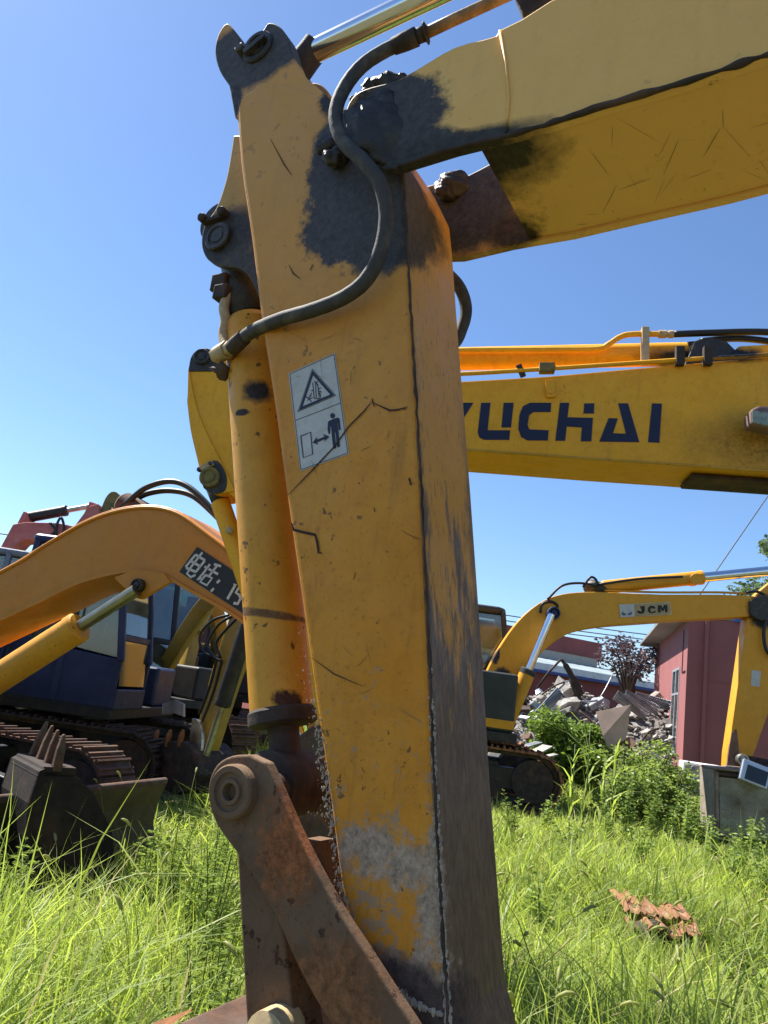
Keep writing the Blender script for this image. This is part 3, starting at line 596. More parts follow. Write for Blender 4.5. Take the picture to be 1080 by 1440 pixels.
    fr.bar(T @ Vector((x0 + .62, y0, z0)), T @ Vector((x0 + .62, y0, z1)), W_ * k, W_ * k)
    for ya in (y0, y1):
        fr.add([T @ Vector(p) for p in ((x0, ya - .02, z0), (x1, ya - .02, z0), (x1 + .02, ya - .02, z0 + .52), (x0, ya - .02, z0 + .62), (x0, ya + .02, z0), (x1, ya + .02, z0), (x1 + .02, ya + .02, z0 + .52), (x0, ya + .02, z0 + .62))], [(3, 2, 1, 0), (4, 5, 6, 7), (0, 1, 5, 4), (1, 2, 6, 5), (2, 3, 7, 6), (3, 0, 4, 7)])
    yc = (y0 + y1) / 2; wy = abs(y1 - y0)
    fr.box((x0, yc, z0 + .42), (.05, wy, .84), T); fr.box((x1, yc, z0 + .1), (.05, wy, .22), T); fr.box(((x0 + x1) / 2, yc, z0), (x1 - x0, wy, .05), T)
    cab = fr.build('cab', c['cab'], root, 0.015 * k)
    MB().prism([T @ Vector(p) for p in ((x0 - .02, y0 - cs * .03, z1 - .03), (x0 - .02, y1 + cs * .03, z1 - .03), (x1 - .26, y1 + cs * .03, z1 - .03), (x1 - .16, y1 - cs * .1, z1 - .05), (x1 - .16, y0 + cs * .1, z1 - .05), (x1 - .26, y0 - cs * .03, z1 - .03))], T.to_3x3() @ Vector((0, 0, .11))).build('roof', c['roof'] if 'roof' in c else c['cab'], cab, 0.05 * k, 3)
    def pane(Q, nrm):
        MB().prism([T @ Vector(p) for p in Q], T.to_3x3() @ (Vector(nrm) * .008)).build('pane', M['glass'], cab)
    for ya in (y0, y1):
        pane(((x0 + .06, ya, z0 + .63), (x0 + .57, ya, z0 + .6), (x0 + .57, ya, z1 - .06), (x0 + .08, ya, z1 - .06)), (0, 1, 0))
        pane(((x0 + .67, ya, z0 + .6), (x1 - .05, ya, z0 + .54), (x1 - .24, ya, z1 - .06), (x0 + .67, ya, z1 - .06)), (0, 1, 0))
    for za, zb in ((z0 + .24, z0 + .72), (z0 + .8, z1 - .08)):
        fx = lambda z: x1 - .22 * max(0, (z - z0 - .5)) / (z1 - z0 - .5)
        pane(((fx(za), y0 + cs * .06, za), (fx(za), y1 - cs * .06, za), (fx(zb), y1 - cs * .06, zb), (fx(zb), y0 + cs * .06, zb)), (1, 0, 0))
    pane(((x0, y0 + cs * .06, z0 + .86), (x0, y1 - cs * .06, z0 + .86), (x0 + .04, y1 - cs * .06, z1 - .08), (x0 + .04, y0 + cs * .06, z1 - .08)), (1, 0, 0))
    MB().box((fx(z0 + .76), yc, z0 + .76), (.05, wy - .04, .06), T).build('window_bar', c['cab'], cab, 0.005)
    m = MB(); m.box((x0 + .42, yc, z0 + .5), (.5, .5, .16), T); m.box((x0 + .22, yc, z0 + .9), (.14, .48, .8), T); m.box((x0 + .2, yc, z0 + 1.38), (.1, .28, .2), T); m.build('seat', M['seat_dark'], cab, 0.04)
    m = MB()
    for yy in (-.3, .3): m.bar(T @ Vector((x0 + .65, yc + yy, z0 + .02)), T @ Vector((x0 + .7, yc + yy, z0 + .75)), .1 * k, .08 * k)
    m.build('levers', M['seat_dark'], cab, 0.01)
    MB().tube([T @ Vector(p) for p in ((x0 + .7, y1 + cs * .02, z0 + .7), (x0 + .72, y1 + cs * .07, z0 + .74), (x0 + .72, y1 + cs * .07, z0 + 1.1), (x0 + .7, y1 + cs * .02, z0 + 1.14))], .014 * k, 8).build('handle', M['black_steel'], cab)
    return T

M['yel_house'] = paint('yel_house', (0.5, 0.28, 0.03), None, 0.4, 0.5)
M['dark_cab'] = paint('dark_cab', (0.028, 0.03, 0.034), (0.05, 0.05, 0.05), 0.3, 0.3)
C_yel = dict(house=M['yel_house'], cab=M['dark_cab'], weight=M['yel_house'], belt=M['rust_dark'])
build_body(nroot, NP.W(3.6, 0, 0.2).x, NP.W(3.6, 0, 0.2).y, 150, 1.05, C_yel, 1)

# ------------------------------------------------------------------ yellow excavator with the big letters, behind
YP = Plane(0.0, 4.5, 8)
M['yu_paint'] = paint('yu_paint', (0.82, 0.38, 0.012), (0.80, 0.40, 0.025), 0.3, 0.25, [
    (YP.at(1000, 492), (0.35, 0.6, 0.07), (0.012, 0.012, 0.016), 0.4, 9, 0.5, 0.4),
    (YP.at(1100, 630), (0.5, 0.5, 0.16), (0.36, 0.19, 0.015), 0.5, 4, 1.0, 0.5)], 0.45)
yroot = thing('excavator', YP.W(5.2, 0, 0.2), 'yellow excavator with large dark blue YUCHAI lettering along its boom', 'excavator')
yo = [(420, 575), (440, 548), (520, 542), (650, 536), (770, 529), (880, 519), (960, 512), (1080, 501), (1200, 487)]
yb = [(1200, 672), (1080, 664), (960, 655), (850, 648), (657, 634), (520, 624), (440, 615), (422, 600)]
yside = YP.pts(yo + yb, 0.0)
MB().prism(yside, YP.b * 0.45).build('boom', M['yu_paint'], yroot, 0.008)
# flanges: side plates stand proud of the lower plate
m = MB(); P = YP.pts([(x, y - 1.5) for x, y in yb[::-1]], -0.002); m.tube(P, 0.008, 6); m.build('weld_seam', M['yel_house'], yroot)
A1 = yside[8]; A2 = yside[9]
MB().prism([A1 + YP.b * .003, A1 + YP.u * 1.0 + Vector((0, 0, -.1)) + YP.b * .003, A1 + YP.u * 2.3 + Vector((0, 0, -1.4)) + YP.b * .003, A1 + YP.u * 2.6 + Vector((0, 0, -2.1)) + YP.b * .003, A1 + YP.u * 2.2 + Vector((0, 0, -2.1)) + YP.b * .003, A1 + YP.u * 1.6 + Vector((0, 0, -1.35)) + YP.b * .003, A1 + YP.u * .7 + Vector((0, 0, -.75)) + YP.b * .003, A2 + YP.b * .003], YP.b * .444).build('boom_root', M['yu_paint'], yroot, 0.01)
plate('wear_strip', YP, [(972, 666), (1120, 676), (1120, 681), (974, 671)], 0.1, 0.26, M['rust_dark'], yroot, 0.003)
def zb(L): return [(640 + x / 2.4545, 440 + y / 2.4545) for x, y in L]
letters = {'letter_y': [[(28, 310), (63, 310), (24, 372), (20, 440), (-14, 440), (-10, 372), (-45, 310), (-10, 310), (8, 348)]],
    'letter_u': [[(90, 310), (122, 310), (112, 405), (190, 405), (187, 438), (100, 438), (84, 430), (78, 412), (80, 395)], [(168, 310), (202, 310), (193, 395), (160, 395)]],
    'letter_c': [[(258, 310), (332, 310), (330, 342), (270, 342), (256, 352), (250, 385), (256, 402), (323, 405), (320, 440), (250, 440), (228, 428), (218, 400), (222, 352), (234, 322)]],
    'letter_h': [[(362, 310), (394, 310), (388, 360), (476, 362), (470, 443), (434, 443), (438, 395), (385, 392), (380, 441), (346, 441)], [(446, 312), (481, 312), (479, 347), (443, 347)]],
    'letter_a': [[(563, 312), (597, 312), (636, 446), (498, 444), (530, 363), (562, 364), (545, 415), (590, 417)]],
    'letter_i': [[(680, 312), (714, 313), (705, 448), (666, 446)]]}
for nm, polys in letters.items():
    m = MB()
    for L in polys: m.prism(YP.pts(zb(L), -0.0035), YP.b * 0.002)
    m.build(nm, M['letter_navy'], yroot)
# arm cylinder lying along the top of the boom
YB0 = YP.at(968, 498, .22); YB1 = YP.at(600, 508, .22); YE = YP.at(290, 512, .2)
cy = cylinder(YP, yroot, YB0, YE, 0.075, 0.04, 0.72, M['yu_paint'], M['chrome'], None, 'arm_cylinder')
m = MB(); m.lathe(YP.at(992, 495, .12), YP.b, [(0, .07), (.01, .095), (.2, .095), (.21, .07)], 24); m.bar(YP.at(965, 497, .22), YP.at(995, 495, .22), .13, .1); m.build('cylinder_eye', M['grease'], cy)
for f in (.08, .34): plate('cylinder_bracket', YP, [(962, 515), (978, 480), (1000, 474), (1022, 480), (1045, 503), (1045, 512)], f, .03, M['grease'], yroot, 0.004)
plate('boom_hump', YP, [(1010, 512), (1040, 486), (1080, 484), (1180, 490), (1180, 500), (1080, 510)], .05, .34, M['yu_paint'], yroot, 0.01)
m = MB(); m.tube(smooth_path([YP.at(x, y, .1) for x, y in ((560, 497), (645, 493), (760, 492), (838, 491), (856, 484), (872, 474), (890, 470), (936, 470))], 6), .018, 12); m.build('top_pipe', M['yu_paint'], yroot)
m = MB(); m.lathe(YP.at(926, 470, .1), YP.at(960, 470, .1) - YP.at(926, 470, .1), [(0, .026), (.045, .026), (.045, .02), (.06, .02), (.06, .025), (.09, .025)], 6); m.build('pipe_coupling', M['pipe_pale'], yroot)
m = MB(); m.tube(smooth_path([YP.at(x, y, .1) for x, y in ((948, 470), (1000, 468), (1080, 467), (1200, 475))], 6), .021, 12); m.build('boom_hose', M['black_hose'], yroot)
m = MB(); m.tube(smooth_path([YP.at(x, y, .14) for x, y in ((985, 480), (1030, 476), (1080, 480), (1150, 495))], 6), .021, 12); m.build('boom_hose', M['black_hose'], yroot)
m = MB(); m.tube(smooth_path([YP.at(x, y, -.03) for x, y in ((560, 527), (645, 526), (780, 518), (960, 506), (1080, 499), (1200, 488))], 6), .0135, 10); m.build('side_pipe', M['yu_paint'], yroot)
for x, y in ((956, 500), (995, 500)): MB().bar(YP.at(x, y - 12, -.035), YP.at(x, y + 14, -.03), .05, .045, YP.n).build('pipe_clip', M['rust_dark'], yroot, 0.004)
MB().bar(YP.at(907, 462, .1), YP.at(907, 512, .06), .045, .05, YP.n).build('pipe_stay', M['pipe_pale'], yroot, 0.004)
MB().bar(YP.at(729, 513, -.03), YP.at(736, 530, -.02), .035, .02, YP.n).build('pipe_clip', M['rust_dark'], yroot, 0.003)
M['olive'] = plain('olive', (0.22, 0.17, 0.05), 0.7, 0, 0.4, 20)
o = MB().bar(YP.at(758, 518, -.03), YP.at(780, 518, -.03), .06, .06, (0, 0, 1)).build('clamp_block', M['olive'], yroot, 0.006)
MB().bar(YP.at(773, 536, -.012), YP.at(775, 559, -.012), .055, .02, YP.n).build('clamp_foot', M['yu_paint'], o, 0.003)
MB().lathe(YP.at(774, 552, -.015), YP.n, [(0, .014), (.015, .014), (.015, 0)], 6).build('bolt', M['yu_paint'], o)
# work lamp on the boom side
M['lamp_glass'] = plain('lamp_glass', (0.34, 0.38, 0.27), 0.15, 0.3, 0.5, 30); M['lamp_shell'] = plain('lamp_shell', (0.20, 0.13, 0.12), 0.6)
lm = plate('work_lamp', YP, [(1056, 576), (1068, 570), (1100, 572), (1120, 580), (1120, 606), (1090, 603), (1056, 596)], -.20, .12, M['lamp_shell'], yroot, 0.012)
plate('lens', YP, [(1058, 577), (1110, 583), (1112, 602), (1084, 600), (1058, 594)], -.205, .01, M['lamp_glass'], lm, 0.004)
MB().bar(YP.at(1080, 590, -.10), YP.at(1080, 590, .0), .05).build('lamp_bracket', M['black_steel'], lm)
# its stick hanging behind the near machine
st_o = smooth2([(264, 520), (268, 505), (275, 494), (287, 489), (300, 492)], 3) + [(330, 505), (420, 555), (455, 600), (470, 680), (520, 1020), (505, 1068), (470, 1070), (452, 1040), (360, 790), (336, 735), (330, 700)] + smooth2([(318, 690), (304, 693), (290, 686), (283, 668), (276, 640), (268, 605), (263, 565)], 3)
stc = MB().prism(YP.pts(st_o, .06), YP.b * .30).build('stick', M['yu_paint'], yroot, 0.008)
rib = smooth2([(266, 521), (270, 545), (277, 575), (290, 608), (306, 640), (322, 672)], 4) + [(330, 690)] + smooth2([(318, 692), (304, 694), (290, 686), (283, 668), (276, 640), (268, 605), (263, 565)], 3)
MB().prism(YP.pts(rib, .045), YP.b * .02).build('cheek_plate', M['yu_paint'], yroot, 0.006)
o = pin('stick_pin', YP.at(285, 503, .06), YP.n, .055, .03, M['grease'], yroot)
plate('pin_cap', YP, smooth2([(265, 522), (268, 503), (277, 492), (292, 490), (306, 500), (318, 518)], 3) + [(318, 522)], .052, .02, M['grease'], yroot, 0.004)
o = pin('tail_pin', YP.at(296, 672, .045), YP.n, .066, .03, M['olive'], yroot)
plate('pin_cap', YP, smooth2([(280, 668), (290, 652), (306, 648), (318, 668), (316, 690), (298, 694), (286, 686)], 3), .040, .012, M['grease'], yroot, 0.003)
m = MB(); m.bar(YP.at(279, 661, .03), YP.at(300, 651, .03), .035, .02, YP.n); m.build('pin_keeper', M['pipe_pale'], o, 0.003)
for x, y in ((281, 662), (297, 653)): MB().lathe(YP.at(x, y, .03), YP.n, [(0, .012), (.03, .012), (.03, 0)], 6).build('bolt', M['grease'], o)
m = MB(); m.tube([YP.at(299, 680, .2), YP.at(312, 712, .2)], .055, 16); m.build('bucket_cylinder_tail', M['grease'], yroot)
cylinder(YP, yroot, YP.at(309, 704, .2), YP.at(430, 1060, .2), .062, .035, .75, M['yu_paint'], M['chrome'], M['rust_dark'], 'bucket_cylinder')
MB().lathe(YP.at(325, 748, .12), YP.n, [(0, .02), (.05, .022), (.06, .015), (.06, 0)], 12).build('grease_nipple', M['pipe_pale'], yroot)
bk2 = [(400, 1050), (440, 1020), (500, 1050), (540, 1080), (560, 1120), (540, 1190), (470, 1215), (410, 1180), (390, 1110)]
MB().prism(YP.pts(bk2, -.15), YP.b * .8).build('bucket', M['rust'], yroot, 0.015)
build_body(yroot, YP.W(5.2, 0, .2).x, YP.W(5.2, 0, .2).y, 172, 1.15, C_yel, 1)
#@@PART4
# ------------------------------------------------------------------ orange excavator, curved boom with the phone board
OP = Plane(-3.6, 6.4, 20)
M['or_paint'] = paint('or_paint', (0.50, 0.195, 0.016), (0.48, 0.20, 0.028), 0.15, 0.15, [], 0.42)
oroot = thing('excavator', (-3.6, 6.4, 0), 'orange-brown excavator with curved boom carrying a black phone number board', 'excavator')
ot = smooth2([(-420, 1010), (-250, 925), (-120, 860), (0, 801), (60, 765), (118, 731), (165, 714), (210, 709), (248, 717), (285, 742), (330, 778), (400, 850), (440, 895)], 4)
ob = smooth2([(420, 940), (380, 905), (335, 869), (300, 848), (267, 830), (240, 814), (213, 805), (177, 804), (117, 818), (60, 845), (0, 873), (-120, 930), (-250, 990), (-420, 1080)], 4)
oside = OP.pts(ot + ob, -.2)
MB().prism(oside, OP.b * .4).build('boom', M['or_paint'], oroot, 0.012, 3)
# raised rib following the top edge, and the lower flange
m = MB(); P = smooth_path(OP.pts([(-250, 927), (0, 805), (60, 769), (118, 736), (165, 719), (210, 714), (248, 722), (285, 747), (330, 783), (400, 855)], -.203), 5); m.tube(P, .014, 8); m.build('upper_weld', M['or_paint'], oroot)
lowf = OP.pts(ob, -.2)
m = MB(); n = len(lowf); up3 = Vector((0, 0, .012)); V = [p + OP.n * .02 + up3 for p in lowf] + [p + OP.b * .42 + up3 for p in lowf] + [p + OP.b * .42 - up3 for p in lowf] + [p + OP.n * .02 - up3 for p in lowf]
m.add(V, [(i + a * n, i + 1 + a * n, i + 1 + ((a + 1) % 4) * n, i + ((a + 1) % 4) * n) for i in range(n - 1) for a in range(4)]); m.build('lower_flange', M['or_paint'], oroot)
# boss for the lift cylinders, hanging below the belly of the boom
for f in (-.235, .2): plate('boss_plate', OP, smooth2([(160, 812), (178, 830), (196, 842), (216, 832), (240, 818)], 4) + [(230, 806), (190, 800)], f, .035, M['or_paint'], oroot, 0.005)
o = pin('lift_pin', OP.at(197, 824, -.235), OP.n, .048, .05, M['grease'], oroot)
M['brass_rod'] = plain('brass_rod', (0.34, 0.32, 0.24), 0.32, 0.85, 0.4, 8)
for f in (-.29, .29):
    cylinder(OP, oroot, OP.at(-90, 1010, f), OP.at(192, 830, f), .105 if f < 0 else .1, .045, .70, M['cyl_paint'], M['brass_rod'], M['cyl_paint'], 'lift_cylinder')
cylinder(OP, oroot, OP.at(172, 708, 0), OP.at(420, 850, 0), .10, .05, .7, M['rust'], M['chrome'], M['rust_dark'], 'arm_cylinder')
for L, f in (([(168, 716), (182, 704), (205, 686), (236, 677), (262, 683), (288, 705), (312, 735)], -.08), ([(172, 716), (188, 704), (208, 694), (238, 690), (270, 697), (300, 722), (322, 745)], .0)):
    MB().tube(smooth_path([OP.at(x, y, f) for x, y in L], 6), .022, 12).build('hydraulic_hose', M['black_hose'], oroot)
# stick going down behind the near machine
MB().prism(OP.pts([(400, 850), (440, 860), (470, 900), (500, 1100), (480, 1180), (450, 1180), (430, 1000), (395, 920)], -.13), OP.b * .26).build('stick', M['or_paint'], oroot, 0.01)
# board with the phone number, only its start can be read
BT = Vector((277, 769)); BL = Vector((252, 804)); BR = Vector((344, 864)); TR = Vector((372, 834))
bd_ = plate('phone_board', OP, [tuple(BT), (320, 797), tuple(TR), tuple(BR), tuple(BL)], -.209, .006, M['letter_black'], oroot, 0)
def z6(L): return [(160 + x / 6, 660 + y / 6) for x, y in L]
def glyph(strokes, wd, name):
    m = MB()
    for L in strokes: strip(m, OP, z6(L), [wd] * len(L), -.2125)
    return m.build(name, M['letter_white'], bd_, recalc=False)
glyph([[(690, 720), (770, 768)], [(770, 768), (690, 868)], [(690, 720), (605, 825)], [(650, 772), (730, 820)], [(610, 830), (692, 866)], [(748, 700), (655, 820), (618, 880), (650, 910), (690, 890)]], .018, 'letter_dian')
glyph([[(765, 822), (790, 832)], [(812, 800), (760, 870), (705, 935), (740, 915)], [(845, 800), (905, 818)], [(800, 840), (880, 885)], [(872, 812), (800, 905)], [(775, 890), (830, 918), (785, 978), (730, 950), (775, 890)]], .017, 'letter_hua')
glyph([[(876, 938), (888, 955)], [(826, 1010), (838, 1025)]], .03, 'letter_colon')
glyph([[(1010, 975), (1030, 968), (958, 1095)]], .02, 'digit_one')
glyph([[(1100, 1010), (1060, 990), (1030, 1040), (1060, 1060), (1070, 1090), (1045, 1135), (1010, 1128)]], .02, 'digit_five')
C_or = dict(house=M['or_paint'], cab=M['dark_cab'], weight=M['or_paint'], belt=M['rust_dark'], shoe=M['rust'], blade=plain('blade_paint', (0.09, 0.065, 0.03), .7, 0, .5, 5, (0.05, 0.035, 0.02)), rail=M['rust'])
build_body(oroot, -3.6, 6.4, -20, 0.98, C_or, 1, True, True, True, -1.7)
# ------------------------------------------------------------------ loose bucket with its teeth up
LB = Plane(-1.9, 4.9, -40)
M['bucket_shaded_rust'] = plain('bucket_shaded_rust', (0.028, 0.019, 0.015), .85, 0, .5, 10, (0.06, .03, .02), .5)  # rust taken near black so the colour itself carries the shade
lbr = thing('excavator_bucket', LB.W(0, 0), 'rusty toothed bucket standing teeth up in the dark beside the dozer blade', 'bucket')
prof = [(55, 1085), (40, 1130), (36, 1180), (45, 1230), (80, 1262), (120, 1268), (150, 1255)]
bw = .55
front = LB.pts(prof, 0)
m = MB(); n = len(front); back = [p + LB.b * bw for p in front]; inn = [p + Vector((.03, 0, .02)) for p in front]; innb = [p + LB.b * bw for p in inn]
m.add(front + back + inn + innb, [(i, i + 1, n + i + 1, n + i) for i in range(n - 1)] + [(2 * n + i, 3 * n + i, 3 * n + i + 1, 2 * n + i + 1) for i in range(n - 1)] + [(0, n, 3 * n, 2 * n), (n - 1, 2 * n + n - 1, 4 * n - 1, 2 * n - 1)])
m.build('shell', M['bucket_shaded_rust'], lbr)
for f in (0.0, bw): MB().prism([p + LB.b * f for p in LB.pts([(55, 1085), (100, 1085), (132, 1115), (158, 1170), (165, 1235), (150, 1258), (120, 1268), (80, 1262), (45, 1230), (36, 1180), (40, 1130)], 0)], LB.b * .025).build('side_plate', M['bucket_shaded_rust'], lbr, 0.004)
MB().prism(LB.pts([(52, 1092), (62, 1078), (108, 1080), (106, 1094)], -.0), LB.b * bw).build('lip', M['bucket_shaded_rust'], lbr, 0.004)
for i, (x, y) in enumerate(((62, 1060), (74, 1054), (86, 1049), (98, 1046))):
    f = .02 + i * .155; b_ = LB.at(80, 1085, .0) + LB.b * f; tp_ = b_ + Vector((.015 * i, 0, .22 + .01 * i)); sd_ = LB.b * .028; u_ = LB.u * .03
    MB().add([b_ - u_ - sd_, b_ + u_ - sd_, b_ + u_ + sd_, b_ - u_ + sd_, b_.lerp(tp_, .6) - u_ * .8 - sd_ * .8, b_.lerp(tp_, .6) + u_ * .8 - sd_ * .8, b_.lerp(tp_, .6) + u_ * .8 + sd_ * .8, b_.lerp(tp_, .6) - u_ * .8 + sd_ * .8, tp_ - u_ * .3 - sd_ * .5, tp_ + u_ * .3 - sd_ * .5, tp_ + u_ * .3 + sd_ * .5, tp_ - u_ * .3 + sd_ * .5],
             [(0, 1, 5, 4), (1, 2, 6, 5), (2, 3, 7, 6), (3, 0, 4, 7), (4, 5, 9, 8), (5, 6, 10, 9), (6, 7, 11, 10), (7, 4, 8, 11), (8, 9, 10, 11), (3, 2, 1, 0)]).build('tooth', M['rust'], lbr, 0.01)
# ------------------------------------------------------------------ blue excavator behind the orange boom
M['blue'] = paint('blue', (0.035, 0.075, 0.22), (0.07, 0.11, 0.24), 0.3, 0.2, [], .4); M['bluegrey'] = paint('bluegrey', (0.14, 0.145, 0.14), (0.2, 0.2, 0.18), .3, .2)
M['navy'] = paint('navy', (0.016, 0.026, 0.075), None, .3, .2, [], .4); M['pale_weight'] = paint('pale_weight', (0.28, 0.3, 0.40), (0.4, 0.3, 0.33), .3, .2)
broot = thing('excavator', (-3.5, 9.7, 0), 'blue excavator with dark cab standing behind the orange boom', 'excavator')
TB = build_body(broot, -3.5, 9.7, -5, 1.0, dict(house=M['blue'], cab=M['navy'], weight=M['pale_weight'], belt=M['rust_dark'], shoe=M['rust_dark'], roof=M['navy'], side=M['navy']), -1, True)
BP = Plane(-3.5, 9.7, 5)
MB().prism(BP.pts([(110, 960), (130, 880), (180, 780), (230, 757), (290, 778), (380, 850), (440, 900), (430, 925), (370, 880), (285, 808), (235, 792), (195, 815), (160, 890), (145, 960)], 0.0), BP.b * .28).build('boom', M['navy'], broot, 0.012)
MB().prism(BP.pts([(420, 890), (450, 890), (470, 1000), (470, 1080), (440, 1080), (425, 980)], 0.04), BP.b * .2).build('stick', M['navy'], broot, 0.01)
MB().prism(BP.pts([(400, 1070), (480, 1060), (510, 1100), (480, 1140), (420, 1135)], -.2), BP.b * .6).build('bucket', M['rust_dark'], broot, 0.015)
# ------------------------------------------------------------------ dark-cab machine with the lean yellow arm
droot = thing('excavator', (-3.5, 12.6, 0), 'dark-cabbed excavator with a slim yellow arm, hose bundle and black cylinder', 'excavator')
M['dark_yel'] = paint('dark_yel', (0.42, 0.26, 0.03), (0.36, 0.24, 0.08), .5, .6)
TD = build_body(droot, -3.5, 12.6, -40, 1.05, dict(house=M['dark_cab'], cab=M['dark_cab'], weight=M['dark_cab'], belt=M['rust_dark'], shoe=M['rust']), -1, True)
DP = Plane(-1.4, 8.6, 35)
dst = [(345, 845), (322, 870), (300, 935), (283, 1000), (268, 1060), (262, 1092), (276, 1098), (290, 1060), (306, 1010), (326, 950), (345, 900), (356, 858)]
MB().prism(DP.pts(dst, -.1), DP.b * .18).build('stick', M['dark_yel'], droot, 0.008)
S0 = DP.at(350, 850, 0)
bm_ = [S0, S0.lerp(TD @ Vector((.5, 0, 1.1)), .35) + Vector((0, 0, .55)), S0.lerp(TD @ Vector((.5, 0, 1.1)), .65) + Vector((0, 0, .45)), TD @ Vector((.5, 0, 1.1))]
MB().tube(smooth_path(bm_, 6), [.14] * 19, 4).build('boom', M['dark_yel'], droot, 0.01)
cylinder(DP, droot, DP.at(352, 868, -.22), DP.at(290, 1062, -.22), .085, .035, .62, M['black_steel'], M['dull_chrome'], M['black_steel'], 'bucket_cylinder')
for L, f in (([(322, 865), (300, 872), (282, 892), (285, 915), (305, 925)], -.16), ([(330, 865), (308, 878), (292, 905), (300, 922), (312, 930)], -.18), ([(335, 868), (318, 885), (304, 905), (310, 925)], -.2), ([(305, 925), (298, 955), (288, 985), (280, 1005)], -.15), ([(312, 930), (304, 960), (296, 985), (284, 1015)], -.17)):
    MB().tube(smooth_path([DP.at(x, y, f) for x, y in L], 6), .016, 8).build('hydraulic_hose', M['black_hose'], droot)
plate('bucket_link', DP, smooth2([(270, 1010), (280, 1015), (284, 1040), (278, 1075), (272, 1090), (264, 1080), (266, 1040)], 3), -.2, .04, M['dull_chrome'], droot, 0.004)
bkd = DP.pts([(216, 1048), (238, 1042), (262, 1044), (276, 1060), (280, 1090), (268, 1112), (240, 1118), (222, 1100)], -.3)
bko = MB().prism(bkd, DP.b * .6).build('bucket', M['rust_dark'], droot, 0.012)
for x in (218, 236, 254):
    p = DP.at(x, 1042, -.28); MB().tube([p - Vector((0, 0, .06)), p + Vector((0, 0, .06)), p + Vector((0.01, 0, .12))], [.035, .032, .015], 8).build('tooth', M['rust_bright'], bko)
plate('lamp_panel', DP, [(228, 990), (246, 984), (258, 990), (258, 1008), (246, 1003), (228, 1005)], .2, .03, M['concrete_pale'], droot, 0.004)
# ------------------------------------------------------------------ another dark machine, only its cab shows
eroot = thing('excavator', (-2.85, 15.8, 0), 'dark excavator whose glazed cab shows just left of the near cylinder', 'excavator')
TE = build_body(eroot, -2.85, 15.8, -92, 1.18, dict(house=M['dark_cab'], cab=M['dark_cab'], weight=M['dark_yel'], belt=M['rust_dark']), -1)
MB().tube(smooth_path([TE @ Vector(p) for p in ((.3, .1, 1.1), (1.0, .1, 1.9), (1.9, .1, 2.2), (2.5, .1, 1.7))], 5), .17, 4).build('boom', M['dark_yel'], eroot, 0.01)
MB().tube([TE @ Vector(p) for p in ((2.4, .1, 1.9), (2.55, .1, 1.0), (2.5, .1, .4))], [.14, .13, .09], 4).build('stick', M['dark_yel'], eroot, 0.01)
MB().box((2.45, .1, .25), (.5, .8, .45), TE).build('bucket', M['rust_dark'], eroot, 0.06)
# ------------------------------------------------------------------ faded red excavator far left
PP = Plane(-6.5, 14.0, 0)
M['pink'] = paint('pink', (0.42, 0.10, 0.085), (0.50, 0.20, 0.17), .3, .2, [], .6)
M['grey_cab'] = paint('grey_cab', (0.13, 0.15, 0.20), (0.2, 0.22, 0.26), .2, .1)
proot = thing('excavator', (-6.6, 14.0, 0), 'faded red excavator with grey-blue cab rising behind the orange boom', 'excavator')
build_body(proot, -6.7, 14.0, 10, 1.1, dict(house=M['pink'], cab=M['grey_cab'], weight=M['pink'], belt=M['rust_dark'], roof=M['grey_cab']), -1)
MB().prism(PP.pts([(-60, 900), (-25, 845), (0, 770), (18, 737), (36, 734), (80, 735), (104, 740), (125, 712), (138, 708), (140, 722), (124, 742), (104, 764), (70, 756), (28, 760), (14, 775), (0, 805), (-18, 860), (-45, 912)], .2), PP.b * .5).build('boom', M['pink'], proot, 0.02)
plate('bracket', PP, [(24, 736), (33, 719), (37, 720), (42, 735)], .3, .3, M['pink'], proot, 0.01)
plate('bracket', PP, [(118, 722), (126, 705), (138, 709), (140, 722), (128, 730)], .3, .3, M['pink'], proot, 0.01)
cylinder(PP, proot, PP.at(38, 728, .45), PP.at(126, 712, .45), .10, .05, .6, M['black_steel'], M['dull_chrome'], None, 'arm_cylinder')
plate('stick_tip', PP, smooth2([(140, 720), (148, 700), (157, 691), (166, 694), (170, 708), (166, 722)], 4) + [(150, 735)], .3, .35, M['olive'], proot, 0.02)
MB().tube([PP.at(160, 712, .45), PP.at(250, 930, .45)], [.2, .15], 4).build('stick', M['olive'], proot)
for L in ([(78, 756), (80, 738), (86, 728), (90, 742), (86, 758)], [(70, 735), (78, 745), (72, 752)]): MB().tube(smooth_path([PP.at(x, y, .15) for x, y in L], 5), .025, 8).build('hydraulic_hose', M['black_hose'], proot)
# ------------------------------------------------------------------ excavator with the three-letter badge in front of the red building
JP = Plane(2.2, 13.5, 4)
jroot = thing('excavator', (1.45, 13.9, 0), 'yellow excavator with JCM badge on its boom, parked before the maroon building', 'excavator')
M['j_paint'] = paint('j_paint', (0.68, 0.29, 0.015), (0.68, 0.32, 0.03), .2, .2, [(JP.at(705, 955, -.2), (.16, .6, .2), (0.04, 0.025, 0.02), .5, 4, .3, .7), (JP.at(697, 918, -.2), (.07, .5, .2), (0.04, 0.025, 0.02), .7, 5, .3, .7), (JP.at(1080, 860, -.2), (.32, .6, .3), (0.02, 0.018, 0.018), .5, 4, .3, .5)], .45, None, .5)
jo = smooth2([(640, 1030), (665, 985), (683, 948), (700, 915), (722, 882), (745, 858), (770, 842), (800, 834), (840, 832)], 4) + [(930, 836), (1010, 836), (1058, 838), (1082, 845), (1085, 858), (1066, 866), (1035, 868)] + smooth2([(960, 872), (900, 876), (850, 880), (815, 886), (790, 896), (765, 915), (742, 940), (722, 966), (705, 990), (690, 1010), (665, 1045)], 4)
MB().prism(JP.pts(jo, -.2), JP.b * .45).build('boom', M['j_paint'], jroot, 0.015)
